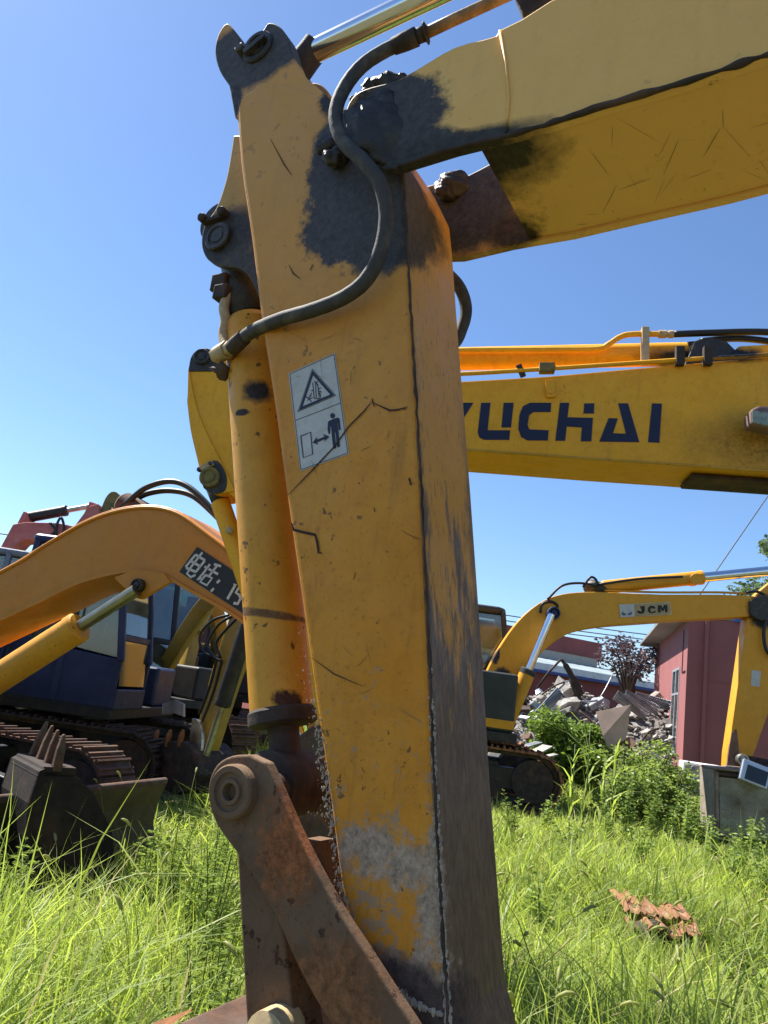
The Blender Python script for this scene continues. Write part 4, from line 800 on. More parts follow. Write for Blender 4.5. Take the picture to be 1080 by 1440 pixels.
plate('boom_tip', JP, smooth2([(1054, 846), (1070, 838), (1090, 840), (1100, 852), (1092, 868), (1070, 872), (1056, 864)], 3), -.26, .57, M['grease'], jroot, 0.01)
jc = cylinder(JP, jroot, JP.at(846, 826, 0), JP.at(1140, 797, 0), .12, .085, .47, M['j_paint'], M['chrome'], M['j_paint'], 'arm_cylinder')
MB().blob(JP.at(838, 828, 0), (.22, .2, .14), 2, .3, 12, 8).build('cylinder_eye', M['grease'], jc)
plate('gland_flange', JP, ring(980, 814, 10, 8, 12), -.13, .26, M['j_paint'], jc, 0.01)
for f in (-.42, .30):
    cylinder(JP, jroot, JP.at(706, 1032, f), JP.at(776, 864, f), .13, .065, .5, M['j_paint'], M['chrome'], M['black_steel'], 'lift_cylinder')
pin('lift_pin', JP.at(776, 864, -.2), JP.n, .11, .26, M['navy'], jroot)
for L in ([(770, 843), (790, 824), (815, 820), (838, 824)], [(820, 826), (830, 812), (838, 815), (840, 824)], [(760, 862), (762, 850), (775, 846), (784, 852), (778, 860)], [(842, 822), (900, 814), (960, 811)]): MB().tube(smooth_path([JP.at(x, y, -.22) for x, y in L], 6), .022, 8).build('hydraulic_hose', M['black_hose'], jroot)
MB().tube(smooth_path([JP.at(x, y, -.12) for x, y in ((840, 830), (930, 833), (1010, 833), (1050, 835))], 4), .02, 8).build('side_pipe', M['j_paint'], jroot)
MB().tube(smooth_path([JP.at(x, y, -.2) for x, y in ((1050, 833), (1065, 832), (1078, 840), (1084, 856))], 4), .025, 8).build('hydraulic_hose', M['black_hose'], jroot)
jst = [(1052, 862), (1066, 835), (1120, 792), (1150, 795), (1128, 850), (1110, 905), (1085, 990), (1056, 1072), (1040, 1092), (1022, 1094), (1024, 1060), (1036, 975), (1046, 905)]
js = MB().prism(JP.pts(jst, -.12), JP.b * .28).build('stick', M['j_paint'], jroot, 0.012)
M['weathered'] = plain('weathered', (0.30, 0.17, 0.10), .85, 0, .5, 4, (0.36, 0.3, 0.24))
plate('wear_plate', JP, [(1029, 1030), (1036, 1025), (1040, 1060), (1032, 1094), (1020, 1094), (1024, 1062)], -.135, .05, M['weathered'], js, 0.004)
pin('bucket_pin', JP.at(1040, 1068, -.12), JP.n, .10, .16, M['dull_chrome'], jroot)
plate('warning_sticker', JP, [(1057, 942), (1070, 944), (1068, 966), (1056, 964)], -.124, .003, M['decal_white'], js, 0)
MB().bar(JP.at(1046, 1070, 0), JP.at(1120, 1085, 0), .25, .2).build('tipping_link', M['rust_dark'], jroot, 0.01)
MB().prism(JP.pts([(1024, 1090), (1100, 1075), (1130, 1110), (1110, 1150), (1050, 1160), (1020, 1130)], -.4), JP.b * .8).build('bucket', M['rust_dark'], jroot, 0.02)
MB().tube(smooth_path([JP.at(x, y, -.2) for x, y in ((1078, 868), (1074, 890), (1078, 915), (1090, 925))], 5), .03, 8).build('hydraulic_hose', M['black_hose'], jroot)
# badge
def z10(L): return [(860 + x / 10.8, 840 + y / 10.8) for x, y in L]
M['badge'] = plain('badge', (0.42, 0.30, 0.13), .5); M['badge_rim'] = plain('badge_rim', (0.62, 0.5, 0.25), .5)
bg = plate('badge', JP, z10([(110, 110), (890, 65), (915, 265), (135, 305)]), -.215, .012, M['badge_rim'], jroot, 0)
plate('badge_field', JP, z10([(345, 110), (880, 78), (902, 252), (360, 290)]), -.218, .002, M['badge'], bg, 0)
plate('emblem_field', JP, z10([(116, 113), (335, 100), (352, 295), (138, 303)]), -.218, .002, M['decal_white'], bg, 0)
def jg(polys, name, mat=M['letter_black']):
    m = MB()
    for L in polys: m.prism(JP.pts(z10(L), -.222), JP.b * .002)
    m.build(name, mat, bg)
jg([[(430, 135), (505, 130), (505, 205), (490, 238), (450, 250), (400, 240), (385, 200), (430, 205), (445, 218), (460, 200)]], 'letter_j')
jg([[(665, 150), (660, 178), (610, 162), (590, 180), (592, 212), (620, 222), (668, 200), (670, 228), (630, 240), (575, 236), (552, 205), (555, 155), (590, 128), (640, 130)]], 'letter_c')
jg([[(700, 122), (750, 118), (778, 165), (800, 114), (845, 112), (852, 222), (812, 224), (808, 165), (785, 212), (768, 213), (742, 168), (748, 228), (708, 230)]], 'letter_m')
M['emblem'] = plain('emblem', (0.10, 0.14, 0.2), .5)
jg([[(150, 240), (185, 205), (175, 235), (215, 245), (225, 268), (190, 278), (160, 265)], [(315, 235), (278, 202), (290, 230), (248, 245), (240, 268), (275, 272), (308, 260)]], 'emblem', M['emblem'])
M['j_cab'] = paint('j_cab', (0.034, 0.036, 0.030), None, .2, .1)
TJ = build_body(jroot, 1.45, 13.9, -4, 1.22, dict(house=M['j_paint'], cab=M['j_cab'], weight=M['j_paint'], belt=M['rust_dark'], shoe=M['rust_bright'], side=M['j_cab'], box_z=1.3, box_h=.76), 1, True)
MB().box((.5, -1.028, 1.02), (.9, .012, .11), TJ).build('stripe', M['j_paint'], jroot)
#@@PART5
# ------------------------------------------------------------------ maroon building on the right
M['maroon'] = plain('maroon', (0.29, 0.105, 0.10), 0.75, 0, 0.12, 1.2, (0.23, 0.085, 0.08), 0.1)
M['roof_sheet'] = plain('roof_sheet', (0.30, 0.29, 0.28), 0.6, 0.2, 0.3, 2, (0.2, 0.18, 0.16)); M['blue_trim'] = plain('blue_trim', (0.04, 0.11, 0.40), 0.5)
M['dark_glass'] = plain('dark_glass', (0.03, 0.035, 0.04), 0.15, 0, 0.2, 2, None, 0); M['alu'] = plain('alu', (0.55, 0.58, 0.62), 0.35, 0.5, 0.15, 5, None, 0)
GA = ground(957, 1130); hroot = thing('building', GA, 'maroon flat-roofed building with tall window, behind the JCM stick', 'building')
wd_ = Vector((0.27, 0.963, 0)).normalized(); fd_ = Vector((wd_.y, -wd_.x, 0)); HB = 4.12; ZV = Vector((0, 0, 1))
def hq(a, b, z): return GA + fd_ * a + wd_ * b + ZV * z     # a along the front, b along the side, going back
LW, LF = 8.0, 8.5; tk = .22
def wall_part(name, boxes, mat, par, bev=0.004):
    m = MB()
    for (a0, a1, b0, b1, z0, z1) in boxes: m.hexa([hq(a0, b0, z0), hq(a1, b0, z0), hq(a1, b1, z0), hq(a0, b1, z0)], [hq(a0, b0, z1), hq(a1, b0, z1), hq(a1, b1, z1), hq(a0, b1, z1)])
    return m.build(name, mat, par, bev)
wall_part('front_wall', [(tk, LF, 0, tk, 0, HB)], M['maroon'], hroot)
# side wall built round its openings: tall window, door, second window
W1, W2, D1 = (1.25, 2.75, 1.0, 3.05), (3.9, 4.9, 0.0, 1.95), (6.3, 7.2, 0.9, 1.9)
wall_part('side_wall', [(0, tk, 0, 1.25, 0, HB), (0, tk, 1.25, 2.75, 0, 1.0), (0, tk, 1.25, 2.75, 3.05, HB), (0, tk, 2.75, 3.9, 0, HB), (0, tk, 3.9, 4.9, 1.95, HB), (0, tk, 4.9, 6.3, 0, HB), (0, tk, 6.3, 7.2, 0, .9), (0, tk, 6.3, 7.2, 1.9, HB), (0, tk, 7.2, LW, 0, HB)], M['maroon'], hroot, 0)
wall_part('back_wall', [(tk, LF, LW - tk, LW, 0, HB)], M['maroon'], hroot); wall_part('end_wall', [(LF - tk, LF, tk, LW - tk, 0, HB)], M['maroon'], hroot)
for (b0, b1, z0, z1) in (W1, D1):
    o = wall_part('window', [(-.015, .05, b0, b0 + .09, z0, z1), (-.015, .05, b1 - .09, b1, z0, z1), (-.015, .05, b0 + .09, b1 - .09, z0, z0 + .06), (-.015, .05, b0 + .09, b1 - .09, z1 - .06, z1), (-.015, .05, (b0 + b1) / 2 - .05, (b0 + b1) / 2 + .05, z0 + .06, z1 - .06), (-.012, .05, b0 + .06, b1 - .06, z0 + (z1 - z0) * .68, z0 + (z1 - z0) * .68 + .05)], M['alu'], hroot, 0)
    wall_part('pane', [(.004, .014, b0 + .05, b1 - .05, z0 + .05, z1 - .05)], M['dark_glass'], o, 0)
    wall_part('sill', [(-.06, -.003, b0 - .05, b1 + .05, z0 - .05, z0 - .003)], M['white'], o, 0)
o = wall_part('door', [(.01, .06, 3.9, 4.9, .0, 1.95)], M['roof_sheet'], hroot, 0); wall_part('handle', [(-.04, .01, 4.02, 4.1, .95, 1.1)], M['alu'], o, 0)
wall_part('roof', [(-.5, LF + .3, -.03, LW + .3, HB, HB + .10)], M['roof_sheet'], hroot, 0.01)
wall_part('roof_edge', [(.95, LF + .3, -.07, -.035, HB - .02, HB + .14)], M['blue_trim'], hroot, 0)
wall_part('plinth', [(.03, LF, -.05, -.003, 0, .3)], M['concrete'], hroot, 0)
wall_part('wall_cable', [(-.02, -.004, .75, .78, 2.9, 3.9), (-.02, -.004, .2, .78, 2.87, 2.9)], M['black_hose'], hroot, 0)
wall_part('drain_pipe', [(.35, .43, -.09, -.012, .3, HB - .05)], M['maroon'], hroot, 0.01)
for zz_ in (1.35, 2.7): wall_part('wall_joint', [(tk, LF, -.008, -.002, zz_, zz_ + .02)], M['maroon'], hroot, 0)
# ------------------------------------------------------------------ long red shed far behind
M['shed_red'] = plain('shed_red', (0.30, 0.085, 0.08), .8, 0, .3, .5, (0.2, .07, .06)); M['shed_roof'] = plain('shed_roof', (0.30, 0.36, 0.37), .6, 0.1, .3, .8)
M['shed_blue'] = plain('shed_blue', (0.05, 0.08, 0.26), .6); M['pale_band'] = plain('pale_band', (0.5, 0.44, 0.37), .8)
S0 = at(600, 990, 30); S1 = at(960, 1010, 36)
sroot = thing('shed', Vector((S0.x, S0.y, 0)), 'long low dark red shed with blue and white eave, behind the rubble', 'shed')
dS = Vector((S1.x - S0.x, S1.y - S0.y, 0)).normalized(); pS = Vector((-dS.y, dS.x, 0)); LS = 24
def sq(a, b, z): return Vector((S0.x, S0.y, 0)) + dS * a + pS * b + ZV * z
def sbox(name, a0, a1, b0, b1, z0, z1, mat, par=sroot):
    return MB().hexa([sq(a0, b0, z0), sq(a1, b0, z0), sq(a1, b1, z0), sq(a0, b1, z0)], [sq(a0, b0, z1), sq(a1, b0, z1), sq(a1, b1, z1), sq(a0, b1, z1)]).build(name, mat, par)
sbox('wall', -6, LS, 0, 5, 0, 3.1, M['shed_red']); sbox('eave_blue', -6.1, LS + .1, -.3, .1, 3.1, 3.22, M['shed_blue']); sbox('eave_white', -6.1, LS + .1, -.26, .1, 3.224, 3.5, M['white'])
m = MB()
rf = []
for i in range(121):
    a = -6 + (LS + 6) * i / 120; rf.append((a, .012 * (i % 2)))
m.add([sq(a, .1, 3.52 + z) for a, z in rf] + [sq(a, 4, 4.1 + z) for a, z in rf], [(i, i + 1, 121 + i + 1, 121 + i) for i in range(120)]); m.build('roof', M['shed_roof'], sroot, 0, 2, False)
sbox('upper_band', -6, 12.0, 4.0, 8, 3, 4.5, M['pale_band']); sbox('upper_wall', -6, 12.2, 3.95, 8.2, 4.504, 5.3, M['shed_red'])
# ------------------------------------------------------------------ rubble heap
M['ply_grey'] = plain('ply_grey', (0.30, 0.26, 0.22), .9)
rroot = thing('rubble_heap', ground(830, 1060), 'tall heap of broken grey concrete and bent metal sheets before the shed', 'rubble heap')
m = MB(); hx0 = at(840, 1000, 21.5)
def heap_z(x, y): # height of the mound
    q = (Vector((x, y, 0)) - Vector((hx0.x, 21.5, 0))); return max(0, (2.0 + .35 * mnoise.noise(Vector((x * .8, 5, 1)))) * math.exp(-((q.x / 3.6) ** 4)) * math.exp(-((q.y / 2.2) ** 2)) + .25 * mnoise.noise(Vector((x * 1.3, y * 1.3, 3))))
gx = [hx0.x - 6 + 12 * i / 40 for i in range(41)]; gy = [17.5 + 8 * j / 26 for j in range(27)]
m.add([(x, y, heap_z(x, y) - .05) for y in gy for x in gx], [(j * 41 + i, j * 41 + i + 1, (j + 1) * 41 + i + 1, (j + 1) * 41 + i) for j in range(26) for i in range(40)], True); m.build('mound', plain('rubble_soil', (0.20, 0.185, 0.17), .95, 0, .5, 5, (0.33, .31, .29), .8), rroot)
for i in range(290):
    x = hx0.x + rnd.uniform(-4.0, 4.2); y = rnd.uniform(18.6, 22.2); z = heap_z(x, y); r = rnd.choice((.06, .08, .1, .12, .15, .18, .24))
    Rm = Matrix.Translation((x, y, z + r * .3)) @ Matrix.Rotation(rnd.uniform(0, 6.3), 4, 'Z') @ Matrix.Rotation(rnd.uniform(-.9, .9), 4, 'X') @ Matrix.Rotation(rnd.uniform(-.9, .9), 4, 'Y')
    sx, sy, sz = r * rnd.uniform(.7, 1.8), r * rnd.uniform(.6, 1.2), r * rnd.uniform(.25, .8)
    V = [Rm @ Vector((a * sx * rnd.uniform(.6, 1.1), b * sy * rnd.uniform(.6, 1.1), c_ * sz * rnd.uniform(.6, 1.1))) for c_ in (-1, 1) for a, b in ((-1, -1), (.2, -1.15), (1, -.8), (1.1, .5), (.3, 1), (-1, .9))]
    MB().add(V, [tuple(range(5, -1, -1)), tuple(range(6, 12))] + [(k, (k + 1) % 6, 6 + (k + 1) % 6, 6 + k) for k in range(6)]).build('concrete_chunk', M[rnd.choice(('concrete', 'concrete_pale', 'concrete', 'rust', 'bent_metal', 'concrete', 'ply_grey', 'rust_dark'))], rroot, 0.012, 1)
for i in range(26):
    x = hx0.x + rnd.uniform(-4.0, 4.0); y = rnd.uniform(18.8, 21); z = heap_z(x, y) + .15; a = rnd.uniform(0, 6.3); L = rnd.uniform(.5, 1.3); e = rnd.uniform(.0, .8)
    d = Vector((math.cos(a), math.sin(a) * .5, e)).normalized(); p = Vector((x, y, z)); q = p + d * L
    MB().tube(smooth_path([p, p.lerp(q, .5) + Vector((0, 0, rnd.uniform(-.15, .15))), q], 4), rnd.uniform(.012, .03), 6).build('steel_rod', M[rnd.choice(('rust', 'bent_metal', 'rust_dark'))], rroot)
for i, (px, py, y, rot) in enumerate(((900, 988, 19.4, .35), (886, 992, 19.2, .5), (916, 986, 19.6, .15), (770, 990, 19.3, -.9))):
    p = at(px, py, y); mm = MB(); nn = 10; L = .9; V = []
    for s_ in range(2):
        for k in range(nn + 1): V.append(p + Matrix.Rotation(rot, 3, 'Y') @ Vector(((s_ - .5) * L, -.1 + .03 * (k % 2), (k / nn - .5) * .3 + .05 * math.sin(s_ * 2 + k * .4))))
    mm.add(V, [(k, k + 1, nn + 2 + k, nn + 1 + k) for k in range(nn)]); ob_ = mm.build('metal_sheet', M['bent_metal'], rroot, 0, 2, False)
    sl = ob_.modifiers.new('thick', 'SOLIDIFY'); sl.thickness = .012
m = MB()
for i in range(2600):
    x = hx0.x + rnd.uniform(-4.2, 4.4); y = rnd.uniform(18.3, 22.0); z = heap_z(x, y); r = rnd.uniform(.02, .07); q = Matrix.Translation((x, y, z + r * .4)) @ Matrix.Rotation(rnd.uniform(0, 6), 4, 'Z') @ Matrix.Rotation(rnd.uniform(-1, 1), 4, 'X')
    m.box((0, 0, 0), (r * rnd.uniform(.6, 4), r, r * rnd.uniform(.2, 1)), q)
tag(m.build('debris', M['concrete'], rroot, 0, 2, False), None, None, None, 'stuff')
# dead branch stump standing in the heap
m = MB(); m.tube(smooth_path([at(815, 978, 19), at(806, 955, 19), at(797, 938, 19), at(789, 927, 19)], 5), [.12] * 6 + [.07] * 6 + [.04] * 4, 8); m.build('broken_trunk', M['rust_dark'], rroot)
m = MB(); m.tube([at(789, 927, 19), at(772, 945, 19), at(755, 968, 19)], .03, 6); m.build('broken_branch', M['rust_dark'], rroot)
# ------------------------------------------------------------------ plywood board leaning in the weeds
M['ply'] = plain('ply', (0.44, 0.33, 0.25), .8, 0, .25, 2.5, (0.30, .25, .2))
Q = [at(838, 1001, 15.6), at(887, 991, 15.9), at(880, 1040, 15.7), at(855, 1052, 15.3), at(848, 1035, 15.3)]
tag(MB().prism(Q, Vector((.02, .04, 0))).build('plywood_board', M['ply'], None, 0.003), 'torn beige plywood board leaning upright among the weeds', 'board')
for i, (a, b, y) in enumerate((((742, 1064), (770, 1049), 15), ((737, 1050), (758, 1044), 15.5), ((756, 1067), (781, 1061), 14.6))):
    p, q = at(*a, y), at(*b, y + .6); p.z = max(p.z, .15); q.z = max(q.z, .2)
    tag(MB().bar(p, q, .22 - .05 * i, .03, (0, 0, 1)).build('scrap_plank', M[('concrete_pale', 'bent_metal', 'concrete')[i]], None, 0.004), ('widest pale scrap plank beside the JCM cab', 'rearmost scrap plank behind the JCM tracks', 'narrowest scrap plank lying low by the JCM tracks')[i], 'plank', 'pale scrap planks by the tracks')
# ------------------------------------------------------------------ things by the maroon building
ap = at(985, 1106, 15.6); WM = thing('washing_machine', Vector((ap.x, ap.y, 0)), 'white washing machine against the maroon wall behind the glass cabinet', 'washing machine')
RZ = Matrix.Translation((ap.x, ap.y, 0)) @ Matrix.Rotation(R(-14), 4, 'Z')
MB().box((0, 0, .5), (.75, .6, .95), RZ).build('body', M['white'], WM, 0.02); MB().box((.1, -.31, .42), (.45, .02, .55), RZ).build('panel', M['grey_plastic'], WM, 0.01)
MB().box((0, -.31, .88), (.7, .02, .12), RZ).build('control_panel', M['decal_white'], WM, 0.005)
MB().lathe(RZ @ Vector((-.2, -.32, .88)), RZ.to_3x3() @ Vector((0, -1, 0)), [(0, .04), (.03, .035), (.03, 0)], 14).build('knob', M['grey_plastic'], WM)
# wooden cabinet with glass doors, lying open to the weather
cp = ground(1003, 1182); CB = thing('cabinet', cp, 'weathered wooden cabinet with glass front and peeling top, standing in the grass', 'cabinet')
RC = Matrix.Translation((cp.x, cp.y, 0)) @ Matrix.Rotation(R(-6), 4, 'Z') @ Matrix.Rotation(R(-3), 4, 'Y')
M['old_wood'] = plain('old_wood', (0.34, 0.29, 0.22), .9, 0, .4, 6, (0.22, .18, .13), .4); M['peel_wood'] = plain('peel_wood', (0.27, 0.19, 0.14), .9, 0, .5, 9, (0.36, .3, .25), .6)
CW, CD, CH = 1.9, .62, 1.02
MB().box((.03, CD / 2, CH / 2), (.05, CD, CH), RC).build('side_panel', M['old_wood'], CB, 0.006); MB().box((CW - .03, CD / 2, CH / 2), (.05, CD, CH), RC).build('side_panel', M['old_wood'], CB, 0.006)
MB().box((CW / 2, CD - .01, CH / 2), (CW - .12, .02, CH), RC).build('back_panel', M['old_wood'], CB); MB().box((CW / 2, CD / 2, .08), (CW - .12, CD - .05, .04), RC).build('bottom_panel', M['old_wood'], CB)
MB().box((CW / 2, CD / 2, .5), (CW - .12, CD - .1, .025), RC).build('shelf', M['old_wood'], CB)
for k in range(5): MB().box((.38 * k + .2 - .01, CD / 2 - .02 + .02 * math.sin(k * 2), CH + .02 + .012 * (k % 3)), (.375, CD + .1, .03), RC @ Matrix.Rotation(.02 * math.sin(k * 3.3), 4, 'Y')).build('top_board', M['peel_wood'], CB, 0.006)
for a in (.06, .98, CW - .06): MB().box((a, -.012, CH / 2), (.05, .03, CH - .03), RC).build('frame_post', M['peel_wood'], CB, 0.004)
MB().box((CW / 2, -.012, CH - .045), (CW - .16, .028, .05), RC).build('frame_rail', M['rust_dark'], CB, 0.004); MB().box((CW / 2, -.012, .1), (CW - .16, .028, .05), RC).build('frame_rail', M['peel_wood'], CB, 0.004)
for a in (.52, 1.42): MB().box((a, .0, CH / 2), (.84, .006, CH - .2), RC).build('pane', M['dirty_glass'], CB)
M['yellow_print'] = plain('yellow_print', (.6, .5, .04), .6); M['crate_dark'] = plain('crate_dark', (.10, .07, .05), .8)
tag(MB().box((.86, .09, .68), (.17, .02, .15), RC).build('yellow_carton', M['yellow_print'], None, 0.003), 'small yellow carton behind the cabinet glass', 'carton')
for k in range(4): tag(MB().box((1.12 + .19 * (k % 2), .3, .59 + .15 * (k // 2)), (.17, .3, .135), RC).build('storage_box', M['crate_dark'], None, 0.004), ('lower left', 'lower right', 'upper left', 'upper right')[k] + ' of four dark boxes stacked behind the cabinet glass', 'box', 'dark boxes inside the cabinet')
# grey-framed screen dumped on the cabinet
sp_ = at(1062, 1088, 12.0); SC = thing('monitor', sp_, 'old grey-framed screen tipped on its side on top of the cabinet', 'monitor')
RS = Matrix.Translation(sp_) @ Matrix.Rotation(R(-15), 4, 'Z') @ Matrix.Rotation(R(14), 4, 'Y') @ Matrix.Rotation(R(-12), 4, 'X')
MB().box((0, .06, 0), (.40, .14, .32), RS).build('housing', M['alu'], SC, 0.015); MB().box((.02, -.013, -.02), (.30, .012, .22), RS).build('screen', M['dark_glass'], SC)
# ------------------------------------------------------------------ broken clay roof tiles in the grass
M['clay'] = plain('clay', (0.34, 0.16, 0.08), .9, 0, .55, 18, (0.30, .23, .15), .8)
prof_ = [(-.085, 0), (-.07, .028), (-.05, .034), (-.032, .012), (.0, .006), (.03, .010), (.048, .034), (.068, .030), (.085, 0)]
tile = MB(); tn = len(prof_)
for s_, cut in ((0, .0), (1, .03)):
    for k, (a, z) in enumerate(prof_): tile.v.append((a, s_ * .24 - (cut * (k % 3) if s_ else .012 * (k % 2)), z))
tile.f = [(k, k + 1, tn + 1 + k, tn + k) for k in range(tn - 1)]; tile.s = [False] * (tn - 1)
tme = tile.mesh('clay_tile', M['clay'])
g0 = ground(930, 1322); g0.z = 0
for i in range(9):
    dx, dy = (i % 4) * .125 - .2, (i // 4) * .15
    o = link(tme, 'clay_tile'); o.matrix_basis = Matrix.Translation(g0 + Vector((dx, dy - .12, .07 + .055 * (i // 4) + rnd.uniform(-.02, .03)))) @ Matrix.Rotation(rnd.uniform(-.25, .25), 4, 'Z') @ Matrix.Rotation(R(16) + rnd.uniform(-.12, .12), 4, 'X') @ Matrix.Scale(.85, 4)
    sl = o.modifiers.new('thick', 'SOLIDIFY'); sl.thickness = .012
    tag(o, 'broken terracotta roof tile in the grass heap, ' + ('front', 'middle', 'rear')[i // 4] + ' row, ' + ('first', 'second', 'third', 'fourth')[i % 4] + ' from the left', 'roof tile', 'broken roof tiles in the grass')
m = MB(); m.blob(g0 + Vector((.02, .05, -.1)), (.34, .25, .2), 3, .6, 14, 8); tag(m.build('earth_lump', M['rust_dark']), 'low dark lump of earth under the broken roof tiles', 'earth')
# ------------------------------------------------------------------ overhead wires and a leaning mast
M['wire'] = plain('wire', (.10, .11, .13), .6, 0, .1, 5, None, 0)
for i, (a, b, ya, yb_) in enumerate((((600, 842), (1000, 898), 46, 50), ((600, 850), (1000, 905), 46, 50), ((600, 858), (1000, 909), 46, 50), ((600, 884), (1000, 945), 52, 54), ((-30, 738), (60, 748), 40, 40), ((-30, 763), (40, 770), 40, 40))):
    p, q = at(*a, ya), at(*b, yb_); dd = (q - p); p = p - dd * .4; q = q + dd * .4
    tag(MB().tube([p.lerp(q, k / 10) - Vector((0, 0, .35 * (1 - (2 * k / 10 - 1) ** 2))) for k in range(11)], .035, 6).build('power_line', M['wire']), ['topmost overhead wire above the rubble', 'second overhead wire above the rubble', 'third overhead wire above the rubble', 'lowest overhead wire sagging past the dark tree', 'upper thin wire at the far left edge', 'lower thin wire at the far left edge'][i], 'wire')
tag(MB().tube([at(860, 1010, 60), at(985, 835, 60), at(1085, 690, 60)], .05, 6).build('guy_wire', M['wire']), 'thin slanting guy wire rising behind the JCM boom tip', 'wire')
tag(MB().tube([at(935, 960, 40), at(915, 915, 40)], .06, 6).build('leaning_pole', M['wire']), 'thin pole leaning beside the dark purple tree', 'pole')
#@@PART6
# ------------------------------------------------------------------ vegetation
def mesh_np(name, V, loops, starts, totals, var, mat, smooth=True):
    me = bpy.data.meshes.new(name); me.vertices.add(len(V)); me.vertices.foreach_set('co', V.astype(np.float32).ravel())
    me.loops.add(len(loops)); me.loops.foreach_set('vertex_index', loops.astype(np.int32)); me.polygons.add(len(starts))
    me.polygons.foreach_set('loop_start', starts.astype(np.int32)); me.polygons.foreach_set('loop_total', totals.astype(np.int32))
    me.polygons.foreach_set('use_smooth', np.full(len(starts), smooth)); me.update(calc_edges=True)
    a = me.attributes.new('var', 'FLOAT', 'POINT'); a.data.foreach_set('value', var.astype(np.float32)); me.materials.append(mat); return me

def blade_mesh(name, x, y, z0, h, wid, az, lean, var, mat):
    """curved tapering grass blades, three segments each"""
    n = len(x); T_ = np.array([0, .38, .74, 1.0]); wv = np.array([.75, 1.0, .6, 0.0])
    tw = rng.uniform(0, 2 * np.pi, n); V = np.zeros((n, 7, 3)); k = 0
    for i, t in enumerate(T_):
        off = lean * h * t ** 2.1; zz_ = h * (t - .38 * lean * t ** 2.4)
        cx = x + np.cos(az) * off; cy = y + np.sin(az) * off; cz = z0 + zz_
        sx = np.cos(tw) * wid * wv[i] / 2; sy = np.sin(tw) * wid * wv[i] / 2
        if i < 3:
            V[:, k] = np.stack([cx - sx, cy - sy, cz], 1); V[:, k + 1] = np.stack([cx + sx, cy + sy, cz], 1); k += 2
        else: V[:, k] = np.stack([cx, cy, cz], 1)
    base = (np.arange(n) * 7)[:, None]; L = np.array([0, 1, 3, 2, 2, 3, 5, 4, 4, 5, 6])
    loops = (base + L[None]).ravel(); st = (np.arange(n) * 11)[:, None] + np.array([0, 4, 8])[None]; to = np.tile(np.array([4, 4, 3]), n)
    return mesh_np(name, V.reshape(-1, 3), loops, st.ravel(), to, np.repeat(var, 7), mat)

def leaf_mesh(name, B, D, ln, wd, var, mat, droop=.25):
    """folded four-point leaves: base, two sides, tip"""
    n = len(B); D = D / (np.linalg.norm(D, axis=1, keepdims=True) + 1e-9)
    r = rng.normal(size=(n, 3)); S = np.cross(D, r); S /= (np.linalg.norm(S, axis=1, keepdims=True) + 1e-9); Nn = np.cross(D, S)
    ln_ = ln[:, None]; wd_2 = wd[:, None] / 2; dz = np.zeros((n, 3)); dz[:, 2] = -droop
    V = np.stack([B, B + D * ln_ * .45 + S * wd_2 + Nn * wd_2 * .4, B + D * ln_ + dz * ln_, B + D * ln_ * .45 - S * wd_2 + Nn * wd_2 * .4], 1)
    base = (np.arange(n) * 4)[:, None]; loops = (base + np.array([0, 1, 2, 0, 2, 3])[None]).ravel(); st = np.arange(2 * n) * 3; to = np.full(2 * n, 3)
    return mesh_np(name, V.reshape(-1, 3), loops, st, to, np.repeat(var, 4), mat, False)

def fbm(x, y, s, seed):
    return np.array([mnoise.noise(Vector((a * s + seed, b * s - seed, seed * .7))) for a, b in zip(x, y)])

M['grass'] = leaf_mat('grass', (0.085, 0.155, 0.025), (0.42, 0.49, 0.13), (0.56, 0.70, 0.10), .46, .5)
M['leaf'] = leaf_mat('leaf', (0.055, 0.12, 0.02), (0.24, 0.34, 0.085), (0.32, 0.46, 0.06), .38, .4)
M['weed'] = leaf_mat('weed', (0.085, 0.15, 0.028), (0.30, 0.39, 0.11), (0.42, 0.55, 0.10), .42, .5)
M['purple_leaf'] = leaf_mat('purple_leaf', (0.06, 0.045, 0.055), (0.16, 0.12, 0.13), (0.18, 0.11, 0.12), .3, .5)
M['pale_leaf'] = leaf_mat('pale_leaf', (0.07, 0.11, 0.05), (0.17, 0.22, 0.11), (0.2, 0.3, 0.1), .4, .5)
M['bark'] = plain('bark', (0.09, 0.065, 0.05), .9, 0, .4, 12); M['stem'] = plain('stem', (0.10, 0.16, 0.03), .6, 0, .3, 20, None, 0)

def keep(x, y):
    k = np.ones(len(x), bool)
    k &= ((x - .05) ** 2 + (y - 1.9) ** 2) > .36 ** 2
    for (cx, cy, hd, hx, hy) in ((-3.6, 6.4, -20, 1.75, 1.2), (-3.5, 9.7, -5, 1.8, 1.2), (-3.5, 12.6, -40, 1.8, 1.2), (1.45, 13.9, -4, 2.05, 1.4), (-1.95, 5.15, -40, .4, .5)):
        a = R(hd); dx, dy = x - cx, y - cy; lx = dx * math.cos(a) + dy * math.sin(a); ly = -dx * math.sin(a) + dy * math.cos(a); k &= ~((abs(lx) < hx) & (abs(ly) < hy))
    dx, dy = x - cp.x, y - cp.y; a = R(-6); lx = dx * math.cos(a) + dy * math.sin(a); ly = -dx * math.sin(a) + dy * math.cos(a); k &= ~((lx > -.02) & (lx < 1.95) & (ly > -.02) & (ly < .65))
    q = (x - GA.x) * wd_.x + (y - GA.y) * wd_.y; p_ = (x - GA.x) * fd_.x + (y - GA.y) * fd_.y; k &= ~((p_ > -.02) & (q > -.05))
    return k
def scatter(n, r0, r1, pw, a0=-36, a1=36):
    u_ = rng.random(n); r = (r0 ** pw + u_ * (r1 ** pw - r0 ** pw)) ** (1 / pw); a = np.radians(rng.uniform(a0, a1, n)); x = r * np.sin(a); y = r * np.cos(a); k = keep(x, y); return x[k], y[k], r[k]
